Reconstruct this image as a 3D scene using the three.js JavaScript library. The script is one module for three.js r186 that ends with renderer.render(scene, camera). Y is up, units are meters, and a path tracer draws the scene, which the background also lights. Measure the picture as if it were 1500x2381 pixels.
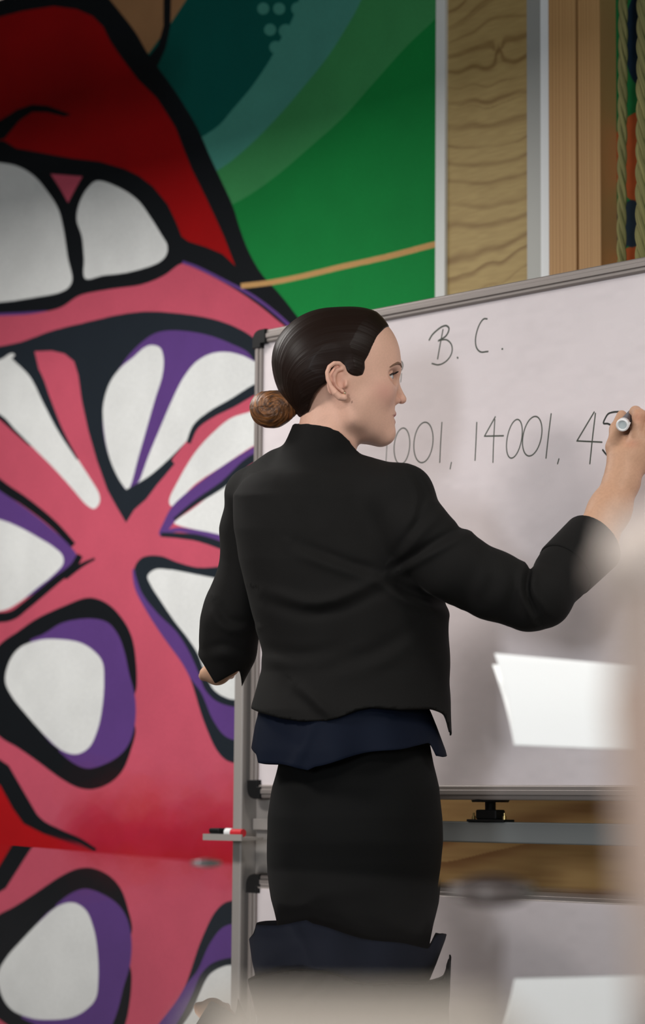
import * as THREE from 'three';
import { RectAreaLightUniformsLib } from 'three/addons/lights/RectAreaLightUniformsLib.js';
import { RoundedBoxGeometry } from 'three/addons/geometries/RoundedBoxGeometry.js';
import { mergeGeometries as mergeGeo } from 'three/addons/utils/BufferGeometryUtils.js';
const mergeGeometries = (gs) => mergeGeo(gs.map(g => g.index ? g.toNonIndexed() : g));

// ---------------------------------------------------------------- camera, light, exposure
const scene = new THREE.Scene();
const W = 1500, H = 2381, F = 5600;                 // photo size and focal length in pixels
const TABLE_Y = 0.76, CAM_Y = TABLE_Y + 0.066;
const camera = new THREE.PerspectiveCamera(2 * Math.atan(H / 2 / F) * 180 / Math.PI, W / H, 0.05, 60);
camera.position.set(0, CAM_Y, 0);
camera.rotation.set(6.87 * Math.PI / 180, 0, 0.487 * Math.PI / 180, 'XYZ');
camera.updateMatrixWorld(true);
camera.focus = 3.95;
camera.userData.fStop = 3.6;
scene.add(camera);
const renderer = new THREE.WebGLRenderer({ antialias: true });
renderer.toneMapping = THREE.LinearToneMapping;
renderer.toneMappingExposure = 1.26;
renderer.shadowMap.enabled = true;
RectAreaLightUniformsLib.init();
scene.background = new THREE.Color(0x000000);

// the wall and the whiteboard are parallel, turned 45 degrees to the camera
const TH = 0.7906557, WD = new THREE.Vector3(Math.cos(TH), 0, Math.sin(TH)), WN = new THREE.Vector3(-Math.sin(TH), 0, Math.cos(TH));
const BOARD_TL = new THREE.Vector3(-0.13324, CAM_Y + 0.91651, -4.65839), BOARD_H = 0.9103;
const WALL_GAP = 0.45;
const WALL_P = BOARD_TL.clone().addScaledVector(WN, -WALL_GAP); WALL_P.y = 0;
// ceiling lamps: [along wall, off the wall, length, depth, radiance]; placed in wall coordinates
const LAMP_Y = 2.34;
const LAMPS = [[0.2, 2.6, 0.5, 0.5, 40], [-0.8, 1.15, 1.3, 0.4, 11.5], [2.5, 2.9, 0.6, 0.6, 22], [2.1, 0.9, 0.6, 0.4, 13]];
// window in the wall behind the camera: along wall, centre height, width, height, radiance
const WIN = [3.75, 1.45, 0.8, 0.9, 52];
const LAMP_COLOR = 0xfffbf6;

// ---------------------------------------------------------------- pixel helpers
const CR = camera.matrixWorld.clone(), CRI = CR.clone().invert(), CP = camera.position.clone();
function ray(px, py) { return new THREE.Vector3((px - W / 2) / F, -(py - H / 2) / F, -1).transformDirection(CR); }
function U(px, py, D) { const d = ray(px, py); return CP.clone().addScaledVector(d, D / -d.z); }
function onPlane(px, py, P0, n) { const d = ray(px, py); return CP.clone().addScaledVector(d, P0.clone().sub(CP).dot(n) / d.dot(n)); }
const ci = CRI.elements;
function toPx(x, y, z) {
  const a = ci[0] * x + ci[4] * y + ci[8] * z + ci[12], b = ci[1] * x + ci[5] * y + ci[9] * z + ci[13], c = ci[2] * x + ci[6] * y + ci[10] * z + ci[14];
  return [W / 2 + F * a / -c, H / 2 - F * b / -c];
}
function wallUV(px, py, off = 0) { const P = onPlane(px, py, WALL_P.clone().addScaledVector(WN, off), WN).sub(WALL_P); return [P.dot(WD), P.y]; }
function boardUV(px, py, off = 0) { const P = onPlane(px, py, BOARD_TL.clone().addScaledVector(WN, off), WN).sub(BOARD_TL); return [P.dot(WD), P.y]; }

// ---------------------------------------------------------------- naming helpers
const taken = new Map();
function numbered(name) { const n = taken.get(name) || 0; taken.set(name, n + 1); return n ? `${name}_${String(n).padStart(3, '0')}` : name; }
function shade(o) { o.castShadow = true; o.receiveShadow = true; return o; }
function part(parent, name, geo, mat, label) { const m = shade(new THREE.Mesh(geo, mat)); m.name = name; parent.add(m); if (label) m.userData.label = label; return m; }
function thing(name, label, category, pos = [0, 0, 0], turn = 0, group) {
  const o = new THREE.Group(); o.name = numbered(name); scene.add(o); o.position.set(...pos); o.rotation.y = turn;
  o.userData = { label, category }; if (group) o.userData.group = group; return o;
}
function single(name, label, category, geo, mat, group) {
  const m = shade(new THREE.Mesh(geo, mat)); m.name = numbered(name); scene.add(m); m.userData = { label, category }; if (group) m.userData.group = group; return m;
}
function struct(name, geo, mat, label, category) { const m = shade(new THREE.Mesh(geo, mat)); m.name = name; scene.add(m); m.userData = { kind: 'structure', label, category }; return m; }
let seed = 7; function rnd() { seed = (seed * 1664525 + 1013904223) >>> 0; return seed / 4294967296; }
const box = (w, h, d, x = 0, y = 0, z = 0, r = 0) => (r ? new RoundedBoxGeometry(w, h, d, 3, r) : new THREE.BoxGeometry(w, h, d)).translate(x, y, z);
const cyl = (r0, r1, h, x = 0, y = 0, z = 0, n = 24) => new THREE.CylinderGeometry(r1, r0, h, n).translate(x, y, z);
const std = (o) => new THREE.MeshPhysicalMaterial(Object.assign({ roughness: 0.6 }, o));
const lin = (r, g, b) => new THREE.Color().setRGB(r, g, b);
const spline = (pts, closed, n) => new THREE.CatmullRomCurve3(pts.map(p => new THREE.Vector3(p[0], p[1], 0)), closed, 'centripetal').getPoints(n);

// value noise for textures
function noise2(sd) {
  const t = new Float32Array(65536); let s = sd; for (let i = 0; i < 65536; i++) { s = (s * 1664525 + 1013904223) >>> 0; t[i] = s / 4294967296; }
  return (x, y) => { const xi = Math.floor(x), yi = Math.floor(y), a = x - xi, b = y - yi, u = a * a * (3 - 2 * a), v = b * b * (3 - 2 * b);
    const g = (i, j) => t[((i & 255) + ((j & 255) << 8))];
    return (g(xi, yi) * (1 - u) + g(xi + 1, yi) * u) * (1 - v) + (g(xi, yi + 1) * (1 - u) + g(xi + 1, yi + 1) * u) * v; };
}
function dataTex(w, h, fn, srgb) {
  const d = new Uint8Array(w * h * 4);
  for (let y = 0; y < h; y++) for (let x = 0; x < w; x++) { const c = fn(x, y); const i = (y * w + x) * 4; d[i] = c[0]; d[i + 1] = c[1]; d[i + 2] = c[2]; d[i + 3] = 255; }
  const t = new THREE.DataTexture(d, w, h); t.magFilter = THREE.LinearFilter; t.minFilter = THREE.LinearFilter; t.wrapS = t.wrapT = THREE.RepeatWrapping;
  if (srgb) t.colorSpace = THREE.SRGBColorSpace; t.needsUpdate = true; return t;
}

// ---------------------------------------------------------------- mesher: signed distance -> smooth mesh (surface nets)
function netMesh(sdf, lo, hi, h, color, uv) {
  const nx = Math.ceil((hi[0] - lo[0]) / h) + 1, ny = Math.ceil((hi[1] - lo[1]) / h) + 1, nz = Math.ceil((hi[2] - lo[2]) / h) + 1;
  const f = new Float32Array(nx * ny * nz), B = 6;
  for (let bz = 0; bz < nz; bz += B) for (let by = 0; by < ny; by += B) for (let bx = 0; bx < nx; bx += B) {
    const c = sdf(lo[0] + (bx + B / 2) * h, lo[1] + (by + B / 2) * h, lo[2] + (bz + B / 2) * h);
    const far = Math.abs(c) > B * h * 1.55;
    for (let z = bz; z < Math.min(nz, bz + B); z++) for (let y = by; y < Math.min(ny, by + B); y++) for (let x = bx; x < Math.min(nx, bx + B); x++)
      f[x + nx * (y + ny * z)] = far ? c : sdf(lo[0] + x * h, lo[1] + y * h, lo[2] + z * h);
  }
  const idx = new Int32Array(nx * ny * nz).fill(-1), P = [], I = [];
  const st = [1, nx, nx * ny];
  for (let z = 0; z < nz - 1; z++) for (let y = 0; y < ny - 1; y++) for (let x = 0; x < nx - 1; x++) {
    const o = x + nx * (y + ny * z); let m = 0;
    for (let k = 0; k < 8; k++) if (f[o + (k & 1) + (k & 2 ? nx : 0) + (k & 4 ? nx * ny : 0)] < 0) m |= 1 << k;
    if (m === 0 || m === 255) continue;
    let sx = 0, sy = 0, sz = 0, n = 0;
    for (let a = 0; a < 3; a++) for (let k = 0; k < 8; k++) { if (k & (1 << a)) continue; const k2 = k | (1 << a);
      const v0 = f[o + (k & 1) + (k & 2 ? nx : 0) + (k & 4 ? nx * ny : 0)], v1 = f[o + (k2 & 1) + (k2 & 2 ? nx : 0) + (k2 & 4 ? nx * ny : 0)];
      if ((v0 < 0) === (v1 < 0)) continue; const t = v0 / (v0 - v1);
      sx += (k & 1) + (a === 0 ? t : 0); sy += ((k >> 1) & 1) + (a === 1 ? t : 0); sz += ((k >> 2) & 1) + (a === 2 ? t : 0); n++; }
    idx[o] = P.length / 3; P.push(lo[0] + (x + sx / n) * h, lo[1] + (y + sy / n) * h, lo[2] + (z + sz / n) * h);
  }
  for (let z = 1; z < nz - 1; z++) for (let y = 1; y < ny - 1; y++) for (let x = 1; x < nx - 1; x++) {
    const o = x + nx * (y + ny * z), s0 = f[o] < 0;
    for (let a = 0; a < 3; a++) { if (s0 === (f[o + st[a]] < 0)) continue; const u = st[(a + 1) % 3], v = st[(a + 2) % 3];
      const A = idx[o], Bq = idx[o - u], C = idx[o - u - v], D = idx[o - v]; if (A < 0 || Bq < 0 || C < 0 || D < 0) continue;
      if (s0) I.push(A, Bq, C, A, C, D); else I.push(A, C, Bq, A, D, C); }
  }
  const N = new Float32Array(P.length), e = h * 0.6;
  for (let i = 0; i < P.length; i += 3) { const x = P[i], y = P[i + 1], z = P[i + 2];
    let a = sdf(x + e, y, z) - sdf(x - e, y, z), b = sdf(x, y + e, z) - sdf(x, y - e, z), c = sdf(x, y, z + e) - sdf(x, y, z - e); const l = Math.hypot(a, b, c) || 1; N[i] = a / l; N[i + 1] = b / l; N[i + 2] = c / l; }
  const g = new THREE.BufferGeometry(); g.setAttribute('position', new THREE.Float32BufferAttribute(P, 3)); g.setAttribute('normal', new THREE.BufferAttribute(N, 3)); g.setIndex(I);
  const q = new Float32Array(P.length / 3 * 2); for (let i = 0; i < P.length / 3; i++) { const t = uv ? uv(P[3 * i], P[3 * i + 1], P[3 * i + 2]) : [P[3 * i] + P[3 * i + 2], P[3 * i + 1]]; q[2 * i] = t[0]; q[2 * i + 1] = t[1]; }
  g.setAttribute('uv', new THREE.BufferAttribute(q, 2));
  if (color) { const c = new Float32Array(P.length); for (let i = 0; i < P.length; i += 3) { const t = color(P[i], P[i + 1], P[i + 2], N[i], N[i + 1], N[i + 2]); c[i] = t[0]; c[i + 1] = t[1]; c[i + 2] = t[2]; } g.setAttribute('color', new THREE.BufferAttribute(c, 3)); }
  return g;
}
const smin = (a, b, k) => { const t = Math.max(k - Math.abs(a - b), 0) / k; return Math.min(a, b) - t * t * k * 0.25; };
const smax = (a, b, k) => -smin(-a, -b, k);
function seg(x, y, z, A, B, ra, rb) {
  const dx = B.x - A.x, dy = B.y - A.y, dz = B.z - A.z; let t = ((x - A.x) * dx + (y - A.y) * dy + (z - A.z) * dz) / (dx * dx + dy * dy + dz * dz); t = t < 0 ? 0 : t > 1 ? 1 : t;
  return Math.hypot(x - A.x - dx * t, y - A.y - dy * t, z - A.z - dz * t) - ra - (rb - ra) * t;
}
function ell(x, y, z, a, b, c) { const k0 = Math.hypot(x / a, y / b, z / c), k1 = Math.hypot(x / a / a, y / b / b, z / c / c); return k1 < 1e-9 ? -Math.min(a, b, c) : k0 * (k0 - 1) / k1; }
function chain(nodes) { // nodes: [px,py,D,r]
  const P = nodes.map(n => U(n[0], n[1], n[2]));
  return (x, y, z, k = 0.02) => { let d = 1e9; for (let i = 0; i + 1 < P.length; i++) { const s = seg(x, y, z, P[i], P[i + 1], nodes[i][3], nodes[i + 1][3]); d = i ? smin(d, s, k) : s; } return d; };
}
const lerpTab = (tab, y, k) => { if (y <= tab[0][0]) return tab[0][k]; for (let i = 0; i + 1 < tab.length; i++) if (y <= tab[i + 1][0]) { const a = tab[i], b = tab[i + 1], t = (y - a[0]) / (b[0] - a[0]), s = t; return a[k] + (b[k] - a[k]) * s; } return tab[tab.length - 1][k]; };
function poly2(pts) { return (x, y) => { let d = 1e18, s = 1; for (let i = 0, j = pts.length - 1; i < pts.length; j = i++) { const [xi, yi] = pts[i], [xj, yj] = pts[j];
  const ex = xj - xi, ey = yj - yi, wx = x - xi, wy = y - yi; const t = Math.max(0, Math.min(1, (wx * ex + wy * ey) / (ex * ex + ey * ey))); const bx = wx - ex * t, by = wy - ey * t; d = Math.min(d, bx * bx + by * by);
  const c1 = y >= yi, c2 = y < yj, c3 = ex * wy > ey * wx; if ((c1 && c2 && c3) || (!c1 && !c2 && !c3)) s = -s; } return s * Math.sqrt(d); }; }
//==STRUCTURE==
// ---------------------------------------------------------------- the room (aligned with the wall)
const roomGroupMatrix = new THREE.Matrix4().makeRotationY(-TH).setPosition(WALL_P);
const inRoom = (g) => g.applyMatrix4(roomGroupMatrix);
const CEIL = 3.1, RX0 = -4.2, RX1 = 6.0, RZ = 6.6, T = 0.15;
const nA = noise2(11), nB = noise2(29), nC = noise2(53);
const plasterMat = std({ color: lin(0.62, 0.60, 0.57), roughness: 0.85 });
const concreteTex = dataTex(512, 512, (x, y) => { const v = 92 + 26 * nA(x / 40, y / 40) + 18 * nB(x / 9, y / 9) + 10 * nC(x / 2, y / 2); return [v, v * 0.97, v * 0.93]; }, true);
concreteTex.repeat.set(2, 2);
struct('floor', inRoom(box(RX1 - RX0 + 2 * T, T, RZ + 2 * T, (RX0 + RX1) / 2, -T / 2, RZ / 2)), std({ map: concreteTex, roughness: 0.55 }), 'grey concrete floor under the table and whiteboard', 'floor');
struct('ceiling', inRoom(box(RX1 - RX0 + 2 * T, T, RZ + 2 * T, (RX0 + RX1) / 2, CEIL + T / 2, RZ / 2)), std({ color: lin(0.30, 0.29, 0.28), roughness: 0.9 }), 'plain grey ceiling above the lamps', 'ceiling');
const wallBack = struct('wall_back', inRoom(box(RX1 - RX0 + 2 * T, CEIL, T, (RX0 + RX1) / 2, CEIL / 2, -T / 2 - 0.013)), std({ color: lin(0.05, 0.22, 0.1), roughness: 0.8 }), 'back wall carrying the painted mural and plywood', 'wall');
struct('wall_left', inRoom(box(T, CEIL, RZ, RX0 - T / 2, CEIL / 2, RZ / 2)), plasterMat, 'plain off-white side wall beyond the mural', 'wall');
struct('wall_right', inRoom(box(T, CEIL, RZ, RX1 + T / 2, CEIL / 2, RZ / 2)), plasterMat, 'plain off-white side wall beyond the ropes', 'wall');
{
  const [wu, wy, ww, wh] = WIN, a = wu - ww / 2, b = wu + ww / 2, y0 = wy - wh / 2, y1 = wy + wh / 2, xl = RX0 - T, xr = RX1 + T;
  const pieces = [box(a - xl, CEIL, T, (a + xl) / 2, CEIL / 2, RZ + T / 2), box(xr - b, CEIL, T, (xr + b) / 2, CEIL / 2, RZ + T / 2), box(ww, y0, T, wu, y0 / 2, RZ + T / 2), box(ww, CEIL - y1, T, wu, (CEIL + y1) / 2, RZ + T / 2)];
  struct('wall_front', inRoom(mergeGeometries(pieces)), plasterMat, 'plain off-white wall facing the mural', 'wall');
  const win = struct('window_1', inRoom(box(ww, wh, 0.01, wu, wy, RZ + 0.06)), std({ color: lin(0.8, 0.8, 0.8), roughness: 0.6, emissive: lin(0.88, 0.945, 1), emissiveIntensity: 3 }), 'frosted daylit window in the wall facing the mural', 'window');
  const fm = std({ color: lin(0.7, 0.7, 0.7), roughness: 0.4 });
  for (const q of [-1, 0, 1]) part(win, 'window_frame', inRoom(box(0.05, wh, 0.05, wu + q * (ww / 2 - 0.025), wy, RZ + 0.03)), fm);
  for (const q of [-1, 1]) part(win, 'window_frame', inRoom(box(ww - 0.1, 0.05, 0.05, wu, wy + q * (wh / 2 - 0.025), RZ + 0.03)), fm);
  part(win, 'window_sill', inRoom(box(ww + 0.1, 0.03, 0.12, wu, y0 - 0.015, RZ - 0.06)), fm);
  const l = new THREE.RectAreaLight(lin(0.88, 0.945, 1), WIN[4], ww - 0.1, wh - 0.1); l.position.set(wu, wy, RZ - 0.002).applyMatrix4(roomGroupMatrix); l.rotation.y = -TH; scene.add(l);
}

// mural, painted in wall metres
const MX0 = wallUV(-330, 1200)[0], MX1 = wallUV(1014, 640)[0], MW = MX1 - MX0, MH = 2.95;
function canvas(w, h) { const c = document.createElement('canvas'); c.width = w; c.height = h; return [c, c.getContext('2d')]; }
const [mc, mg] = canvas(1600, 2048);
const mpt = ([x, y]) => { const [u, v] = wallUV(x, y); return [(u - MX0) / MW * 1600, (1 - v / MH) * 2048]; };
function trace(g, map, pts) { pts.forEach((p, i) => { const q = map(p); i ? g.lineTo(q[0], q[1]) : g.moveTo(q[0], q[1]); }); }
function blob(pts, color, smooth = true) { mg.fillStyle = color; mg.beginPath(); const s = smooth ? spline(pts, true, pts.length * 8).map(p => [p.x, p.y]) : pts; trace(mg, mpt, s); mg.closePath(); mg.fill(); }
function brush(pts, color, w0, w1 = w0) { // tapered stroke
  const s = spline(pts, false, pts.length * 10), L = [], R = [];
  for (let i = 0; i < s.length; i++) { const a = s[Math.max(0, i - 1)], b = s[Math.min(s.length - 1, i + 1)]; const dx = b.x - a.x, dy = b.y - a.y, l = Math.hypot(dx, dy) || 1, w = (w0 + (w1 - w0) * i / (s.length - 1)) / 2; L.push([s[i].x - dy / l * w, s[i].y + dx / l * w]); R.unshift([s[i].x + dy / l * w, s[i].y - dx / l * w]); }
  mg.fillStyle = color; mg.beginPath(); trace(mg, mpt, L.concat(R)); mg.closePath(); mg.fill();
}
const GREEN = '#16843e', LGREEN = '#3f9256', LTEAL = '#4c9586', TEAL = '#04574f', BLACK = '#14171b', SLATE = '#20272f', RED = '#9e080c', PINK = '#c9566b', PURPLE = '#5f3f82', WHITE = '#e6e7e6', TAN = '#a97c55';
mg.fillStyle = GREEN; mg.fillRect(0, 0, 1600, 2048);
const arc = (edge, c) => blob([...edge, [200, 520], [200, -400]], c, false);
const sm = (pts) => spline(pts, false, 60).map(p => [p.x, p.y]);
arc(sm([[1330, -400], [1150, -110], [1013, 43], [949, 104], [859, 204], [795, 276], [723, 340], [650, 403], [587, 449], [539, 476], [420, 530]]), LGREEN);
arc(sm([[960, -400], [890, -140], [840, 0], [806, 63], [759, 136], [704, 204], [650, 267], [578, 340], [510, 394], [400, 450]]), LTEAL);
arc(sm([[800, -400], [740, -140], [695, 0], [677, 50], [650, 95], [632, 131], [587, 199], [541, 254], [510, 290], [471, 317], [380, 360]]), TEAL);
for (const [x, y, r] of [[612, 20, 14], [649, 20, 14], [628, 69, 14], [692, 20, 15], [664, 72, 16], [641, 110, 15], [600, -28, 14], [640, -30, 14], [680, -30, 14]]) blob(Array.from({ length: 10 }, (_, i) => [x + r * Math.cos(i * 0.6283), y + r * Math.sin(i * 0.6283)]), LTEAL);
blob([[200, -300], [520, -300], [470, -70], [433, 0], [400, 50], [345, 125], [260, 60]], TAN, false);
blob([[378, -300], [398, -300], [398, -10], [396, 60], [385, 112], [365, 156], [340, 140], [368, 105], [380, 60], [380, -10]], BLACK, false);
// the mouth: outline first, colours on top
blob([[-400, -40], [-100, -20], [100, -20], [230, -30], [256, 0], [273, 21], [314, 74], [343, 124], [364, 153], [397, 198], [430, 248], [459, 298], [488, 364], [517, 426], [541, 479], [558, 533], [579, 587], [608, 637], [650, 684], [690, 735], [780, 860], [850, 1100], [850, 1500], [760, 1800], [655, 1965], [640, 1985], [600, 2000], [600, 2200], [-400, 2200]], BLACK);
blob([[-400, 60], [-60, 52], [0, 39], [54, 25], [124, 14], [178, 21], [215, 37], [240, 62], [256, 95], [281, 132], [322, 186], [364, 227], [389, 265], [409, 298], [426, 343], [446, 393], [475, 451], [500, 504], [521, 550], [548, 620], [517, 591], [479, 575], [438, 562], [422, 550], [409, 517], [389, 475], [355, 434], [322, 409], [289, 393], [231, 376], [165, 368], [83, 353], [37, 345], [8, 327], [-60, 330], [-400, 340]], RED, false);
blob([[-60, 310], [0, 280], [40, 255], [75, 243], [110, 246], [165, 266], [150, 271], [110, 261], [75, 260], [45, 280], [10, 322], [-60, 340]], BLACK, false);
blob([[-300, 640], [-300, 420], [-120, 372], [0, 378], [45, 388], [80, 410], [110, 445], [135, 485], [147, 530], [158, 600], [168, 650], [160, 668], [140, 680], [80, 692], [0, 703], [-150, 705]], WHITE);
blob([[225, 420], [275, 435], [320, 465], [350, 505], [375, 545], [389, 570], [387, 592], [370, 610], [300, 633], [240, 641], [198, 648], [195, 600], [190, 550], [178, 510], [185, 470], [205, 435]], WHITE);
blob([[117, 404], [192, 410], [175, 440], [158, 472], [140, 440]], PINK, false);
// purple rim then gum band
brush([[-100, 735], [30, 730], [110, 724]], PURPLE, 10, 4);
blob([[-400, 745], [0, 734], [70, 730], [140, 715], [185, 687], [250, 673], [330, 661], [380, 641], [425, 612], [455, 624], [520, 657], [580, 694], [630, 732], [700, 800], [700, 860], [610, 800], [565, 770], [520, 750], [470, 737], [400, 728], [340, 725], [280, 732], [200, 750], [120, 770], [50, 795], [0, 806], [-400, 860]], PINK);
brush([[424, 609], [455, 620], [520, 652], [590, 690], [660, 745], [720, 810]], PURPLE, 7, 9);
// dark tongue root
blob([[-400, 870], [0, 806], [50, 795], [120, 770], [200, 750], [280, 732], [340, 725], [400, 728], [470, 737], [520, 750], [565, 770], [610, 800], [700, 860], [760, 1000], [700, 1100], [300, 1222], [-400, 1100]], SLATE);
blob([[80, 817], [120, 815], [150, 822], [172, 840], [182, 872], [190, 930], [205, 1000], [225, 1070], [250, 1140], [275, 1185], [293, 1215], [312, 1185], [340, 1160], [370, 1120], [388, 1092], [404, 1062], [430, 1030], [460, 990], [490, 968], [540, 940], [600, 908], [700, 880], [790, 1050], [800, 1300], [790, 1550], [720, 1800], [620, 1955], [560, 1965], [545, 2010], [540, 2200], [260, 2200], [210, 1975], [150, 1945], [95, 1910], [60, 1850], [20, 1780], [-400, 1500], [-400, 950], [0, 975], [66, 1035], [178, 1068], [150, 1010], [120, 945], [95, 880]], PINK, false);
blob([[-200, 900], [0, 836], [29, 821], [45, 840], [74, 873], [95, 914], [124, 972], [149, 1017], [178, 1063], [207, 1108], [231, 1150], [231, 1170], [219, 1183], [202, 1175], [165, 1133], [124, 1088], [66, 1030], [37, 1001], [0, 964], [-200, 880]], WHITE);
brush([[40, 822], [80, 868], [110, 935], [140, 1000], [180, 1068]], SLATE, 34, 3);
brush([[-100, 900], [0, 972], [30, 1000], [66, 1033]], BLACK, 8, 3);
blob([[680, 900], [600, 848], [575, 818], [540, 800], [480, 778], [400, 768], [360, 775], [330, 795], [300, 825], [275, 860], [255, 890], [245, 925], [240, 960], [240, 1000], [250, 1050], [265, 1090], [280, 1120], [298, 1141], [320, 1125], [370, 1085], [420, 1040], [445, 1005], [490, 962], [560, 925], [680, 880]], PURPLE);
blob([[352, 802], [372, 808], [380, 830], [378, 870], [360, 930], [340, 1000], [320, 1070], [305, 1125], [297, 1140], [283, 1125], [262, 1085], [248, 1040], [240, 985], [240, 940], [255, 890], [280, 855], [310, 830], [335, 808]], WHITE);
blob([[640, 870], [595, 842], [560, 825], [525, 818], [490, 822], [455, 842], [425, 880], [400, 930], [370, 1000], [345, 1060], [325, 1115], [318, 1127], [350, 1105], [390, 1070], [420, 1040], [440, 1018], [457, 985], [485, 965], [525, 945], [565, 922], [640, 890]], WHITE);
brush([[438, 1030], [455, 992], [490, 964], [540, 937], [600, 902], [660, 880]], SLATE, 10, 26);
brush([[300, 1160], [350, 1122], [402, 1074]], SLATE, 44, 12);
brush([[-200, 960], [0, 1128], [60, 1168], [125, 1220], [170, 1268]], BLACK, 26, 14);
blob([[-200, 1000], [0, 1141], [60, 1182], [115, 1225], [165, 1272], [178, 1292], [165, 1318], [130, 1345], [60, 1390], [-200, 1450]], PURPLE);
blob([[-200, 1180], [0, 1208], [50, 1228], [90, 1250], [124, 1271], [145, 1291], [147, 1310], [124, 1337], [83, 1370], [41, 1403], [0, 1421], [-200, 1400]], WHITE);
brush([[186, 1291], [170, 1318], [130, 1350], [60, 1408], [30, 1430], [0, 1436], [-150, 1420]], BLACK, 14, 24);
brush([[220, 1299], [190, 1314], [150, 1342]], BLACK, 5, 14);
// right hand petals
blob([[640, 940], [579, 958], [537, 972], [496, 1005], [455, 1050], [417, 1112], [393, 1166], [399, 1177], [455, 1125], [517, 1084], [587, 1038], [640, 1010]], WHITE);
blob([[660, 1000], [591, 1038], [517, 1084], [455, 1129], [401, 1177], [380, 1215], [370, 1240], [390, 1232], [410, 1208], [455, 1164], [517, 1123], [587, 1062], [660, 1030]], PURPLE);
blob([[640, 1080], [546, 1110], [517, 1130], [455, 1178], [405, 1216], [413, 1221], [455, 1232], [517, 1247], [640, 1270]], WHITE);
brush([[660, 1045], [587, 1067], [517, 1127], [455, 1168], [405, 1208]], SLATE, 22, 7);
brush([[370, 1242], [413, 1232], [455, 1238], [517, 1252], [580, 1270]], PURPLE, 8, 16);
brush([[374, 1243], [420, 1246], [460, 1251], [520, 1270], [600, 1298]], SLATE, 10, 20);
blob([[313, 1320], [330, 1297], [372, 1293], [413, 1308], [460, 1320], [600, 1325], [680, 1500], [660, 1780], [570, 1775], [533, 1771], [508, 1750], [475, 1680], [442, 1577], [422, 1539], [380, 1481], [343, 1424], [314, 1366]], SLATE);
blob([[309, 1322], [322, 1345], [337, 1385], [366, 1425], [410, 1468], [437, 1505], [462, 1556], [478, 1600], [496, 1625], [529, 1640], [560, 1645], [660, 1640], [650, 1722], [560, 1723], [525, 1713], [496, 1676], [467, 1610], [446, 1582], [422, 1540], [380, 1482], [343, 1425], [313, 1366]], PURPLE);
brush([[318, 1330], [334, 1375], [366, 1418], [411, 1462], [440, 1506], [464, 1558], [480, 1600], [500, 1622], [530, 1636], [580, 1640]], SLATE, 10, 8);
blob([[343, 1339], [360, 1324], [393, 1324], [455, 1335], [508, 1345], [640, 1360], [660, 1500], [640, 1625], [554, 1628], [529, 1624], [496, 1603], [475, 1560], [459, 1519], [434, 1481], [405, 1444], [372, 1395], [351, 1362]], WHITE);
// round blob at the lower left
blob([[207, 1390], [248, 1403], [285, 1440], [306, 1481], [316, 1539], [317, 1600], [312, 1618], [306, 1660], [315, 1698], [306, 1738], [285, 1791], [256, 1820], [215, 1835], [182, 1831], [145, 1812], [83, 1767], [41, 1738], [0, 1713], [-50, 1650], [-50, 1560], [0, 1498], [41, 1469], [83, 1440], [145, 1411]], BLACK);
blob([[207, 1438], [248, 1446], [273, 1473], [289, 1514], [300, 1564], [314, 1622], [314, 1680], [302, 1725], [281, 1754], [248, 1775], [207, 1787], [178, 1779], [136, 1746], [80, 1680], [40, 1600], [58, 1498], [103, 1473], [145, 1448]], PURPLE);
brush([[70, 1490], [20, 1535], [8, 1585], [26, 1628], [58, 1672], [100, 1720], [135, 1747]], BLACK, 14, 10);
blob([[136, 1486], [186, 1494], [219, 1514], [238, 1539], [242, 1581], [238, 1643], [227, 1696], [207, 1738], [178, 1754], [145, 1746], [103, 1709], [62, 1663], [29, 1622], [12, 1585], [21, 1539], [45, 1506], [91, 1488]], WHITE);
blob([[-400, 1600], [0, 1825], [30, 1880], [55, 1915], [100, 1938], [150, 1955], [210, 1978], [240, 2300], [-400, 2300]], '#b01218', false);
brush([[-120, 1700], [0, 1808], [35, 1835], [66, 1885], [95, 1915], [140, 1937], [185, 1955], [222, 1977]], BLACK, 30, 8);
for (let k = 0; k < 420; k++) { const x = 190 + 460 * rnd(), y = 1800 + 300 * Math.pow(rnd(), 0.55), r = 30 + 60 * rnd(); mg.globalAlpha = 0.02 + 0.05 * (y - 1800) / 300; blob(Array.from({ length: 9 }, (_, i) => [x + r * (0.8 + 0.4 * rnd()) * Math.cos(i * 0.698), y + r * (0.8 + 0.4 * rnd()) * Math.sin(i * 0.698)]), '#a81c2a'); } mg.globalAlpha = 1;
brush([[-120, 1700], [0, 1808], [35, 1835], [66, 1885], [95, 1915], [140, 1937], [185, 1955], [222, 1977]], BLACK, 30, 8);
blob([[545, 2012], [553, 1985], [560, 1965], [610, 1955], [655, 1940], [655, 1990], [600, 2015]], BLACK, false);
blob([[612, 1998], [628, 1988], [660, 1976], [760, 1900], [760, 2200], [612, 2200]], GREEN, false);
brush([[560, 665], [628, 657], [700, 643], [800, 619], [900, 597], [1000, 571], [1040, 561]], '#c79a63', 13, 15);
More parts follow.
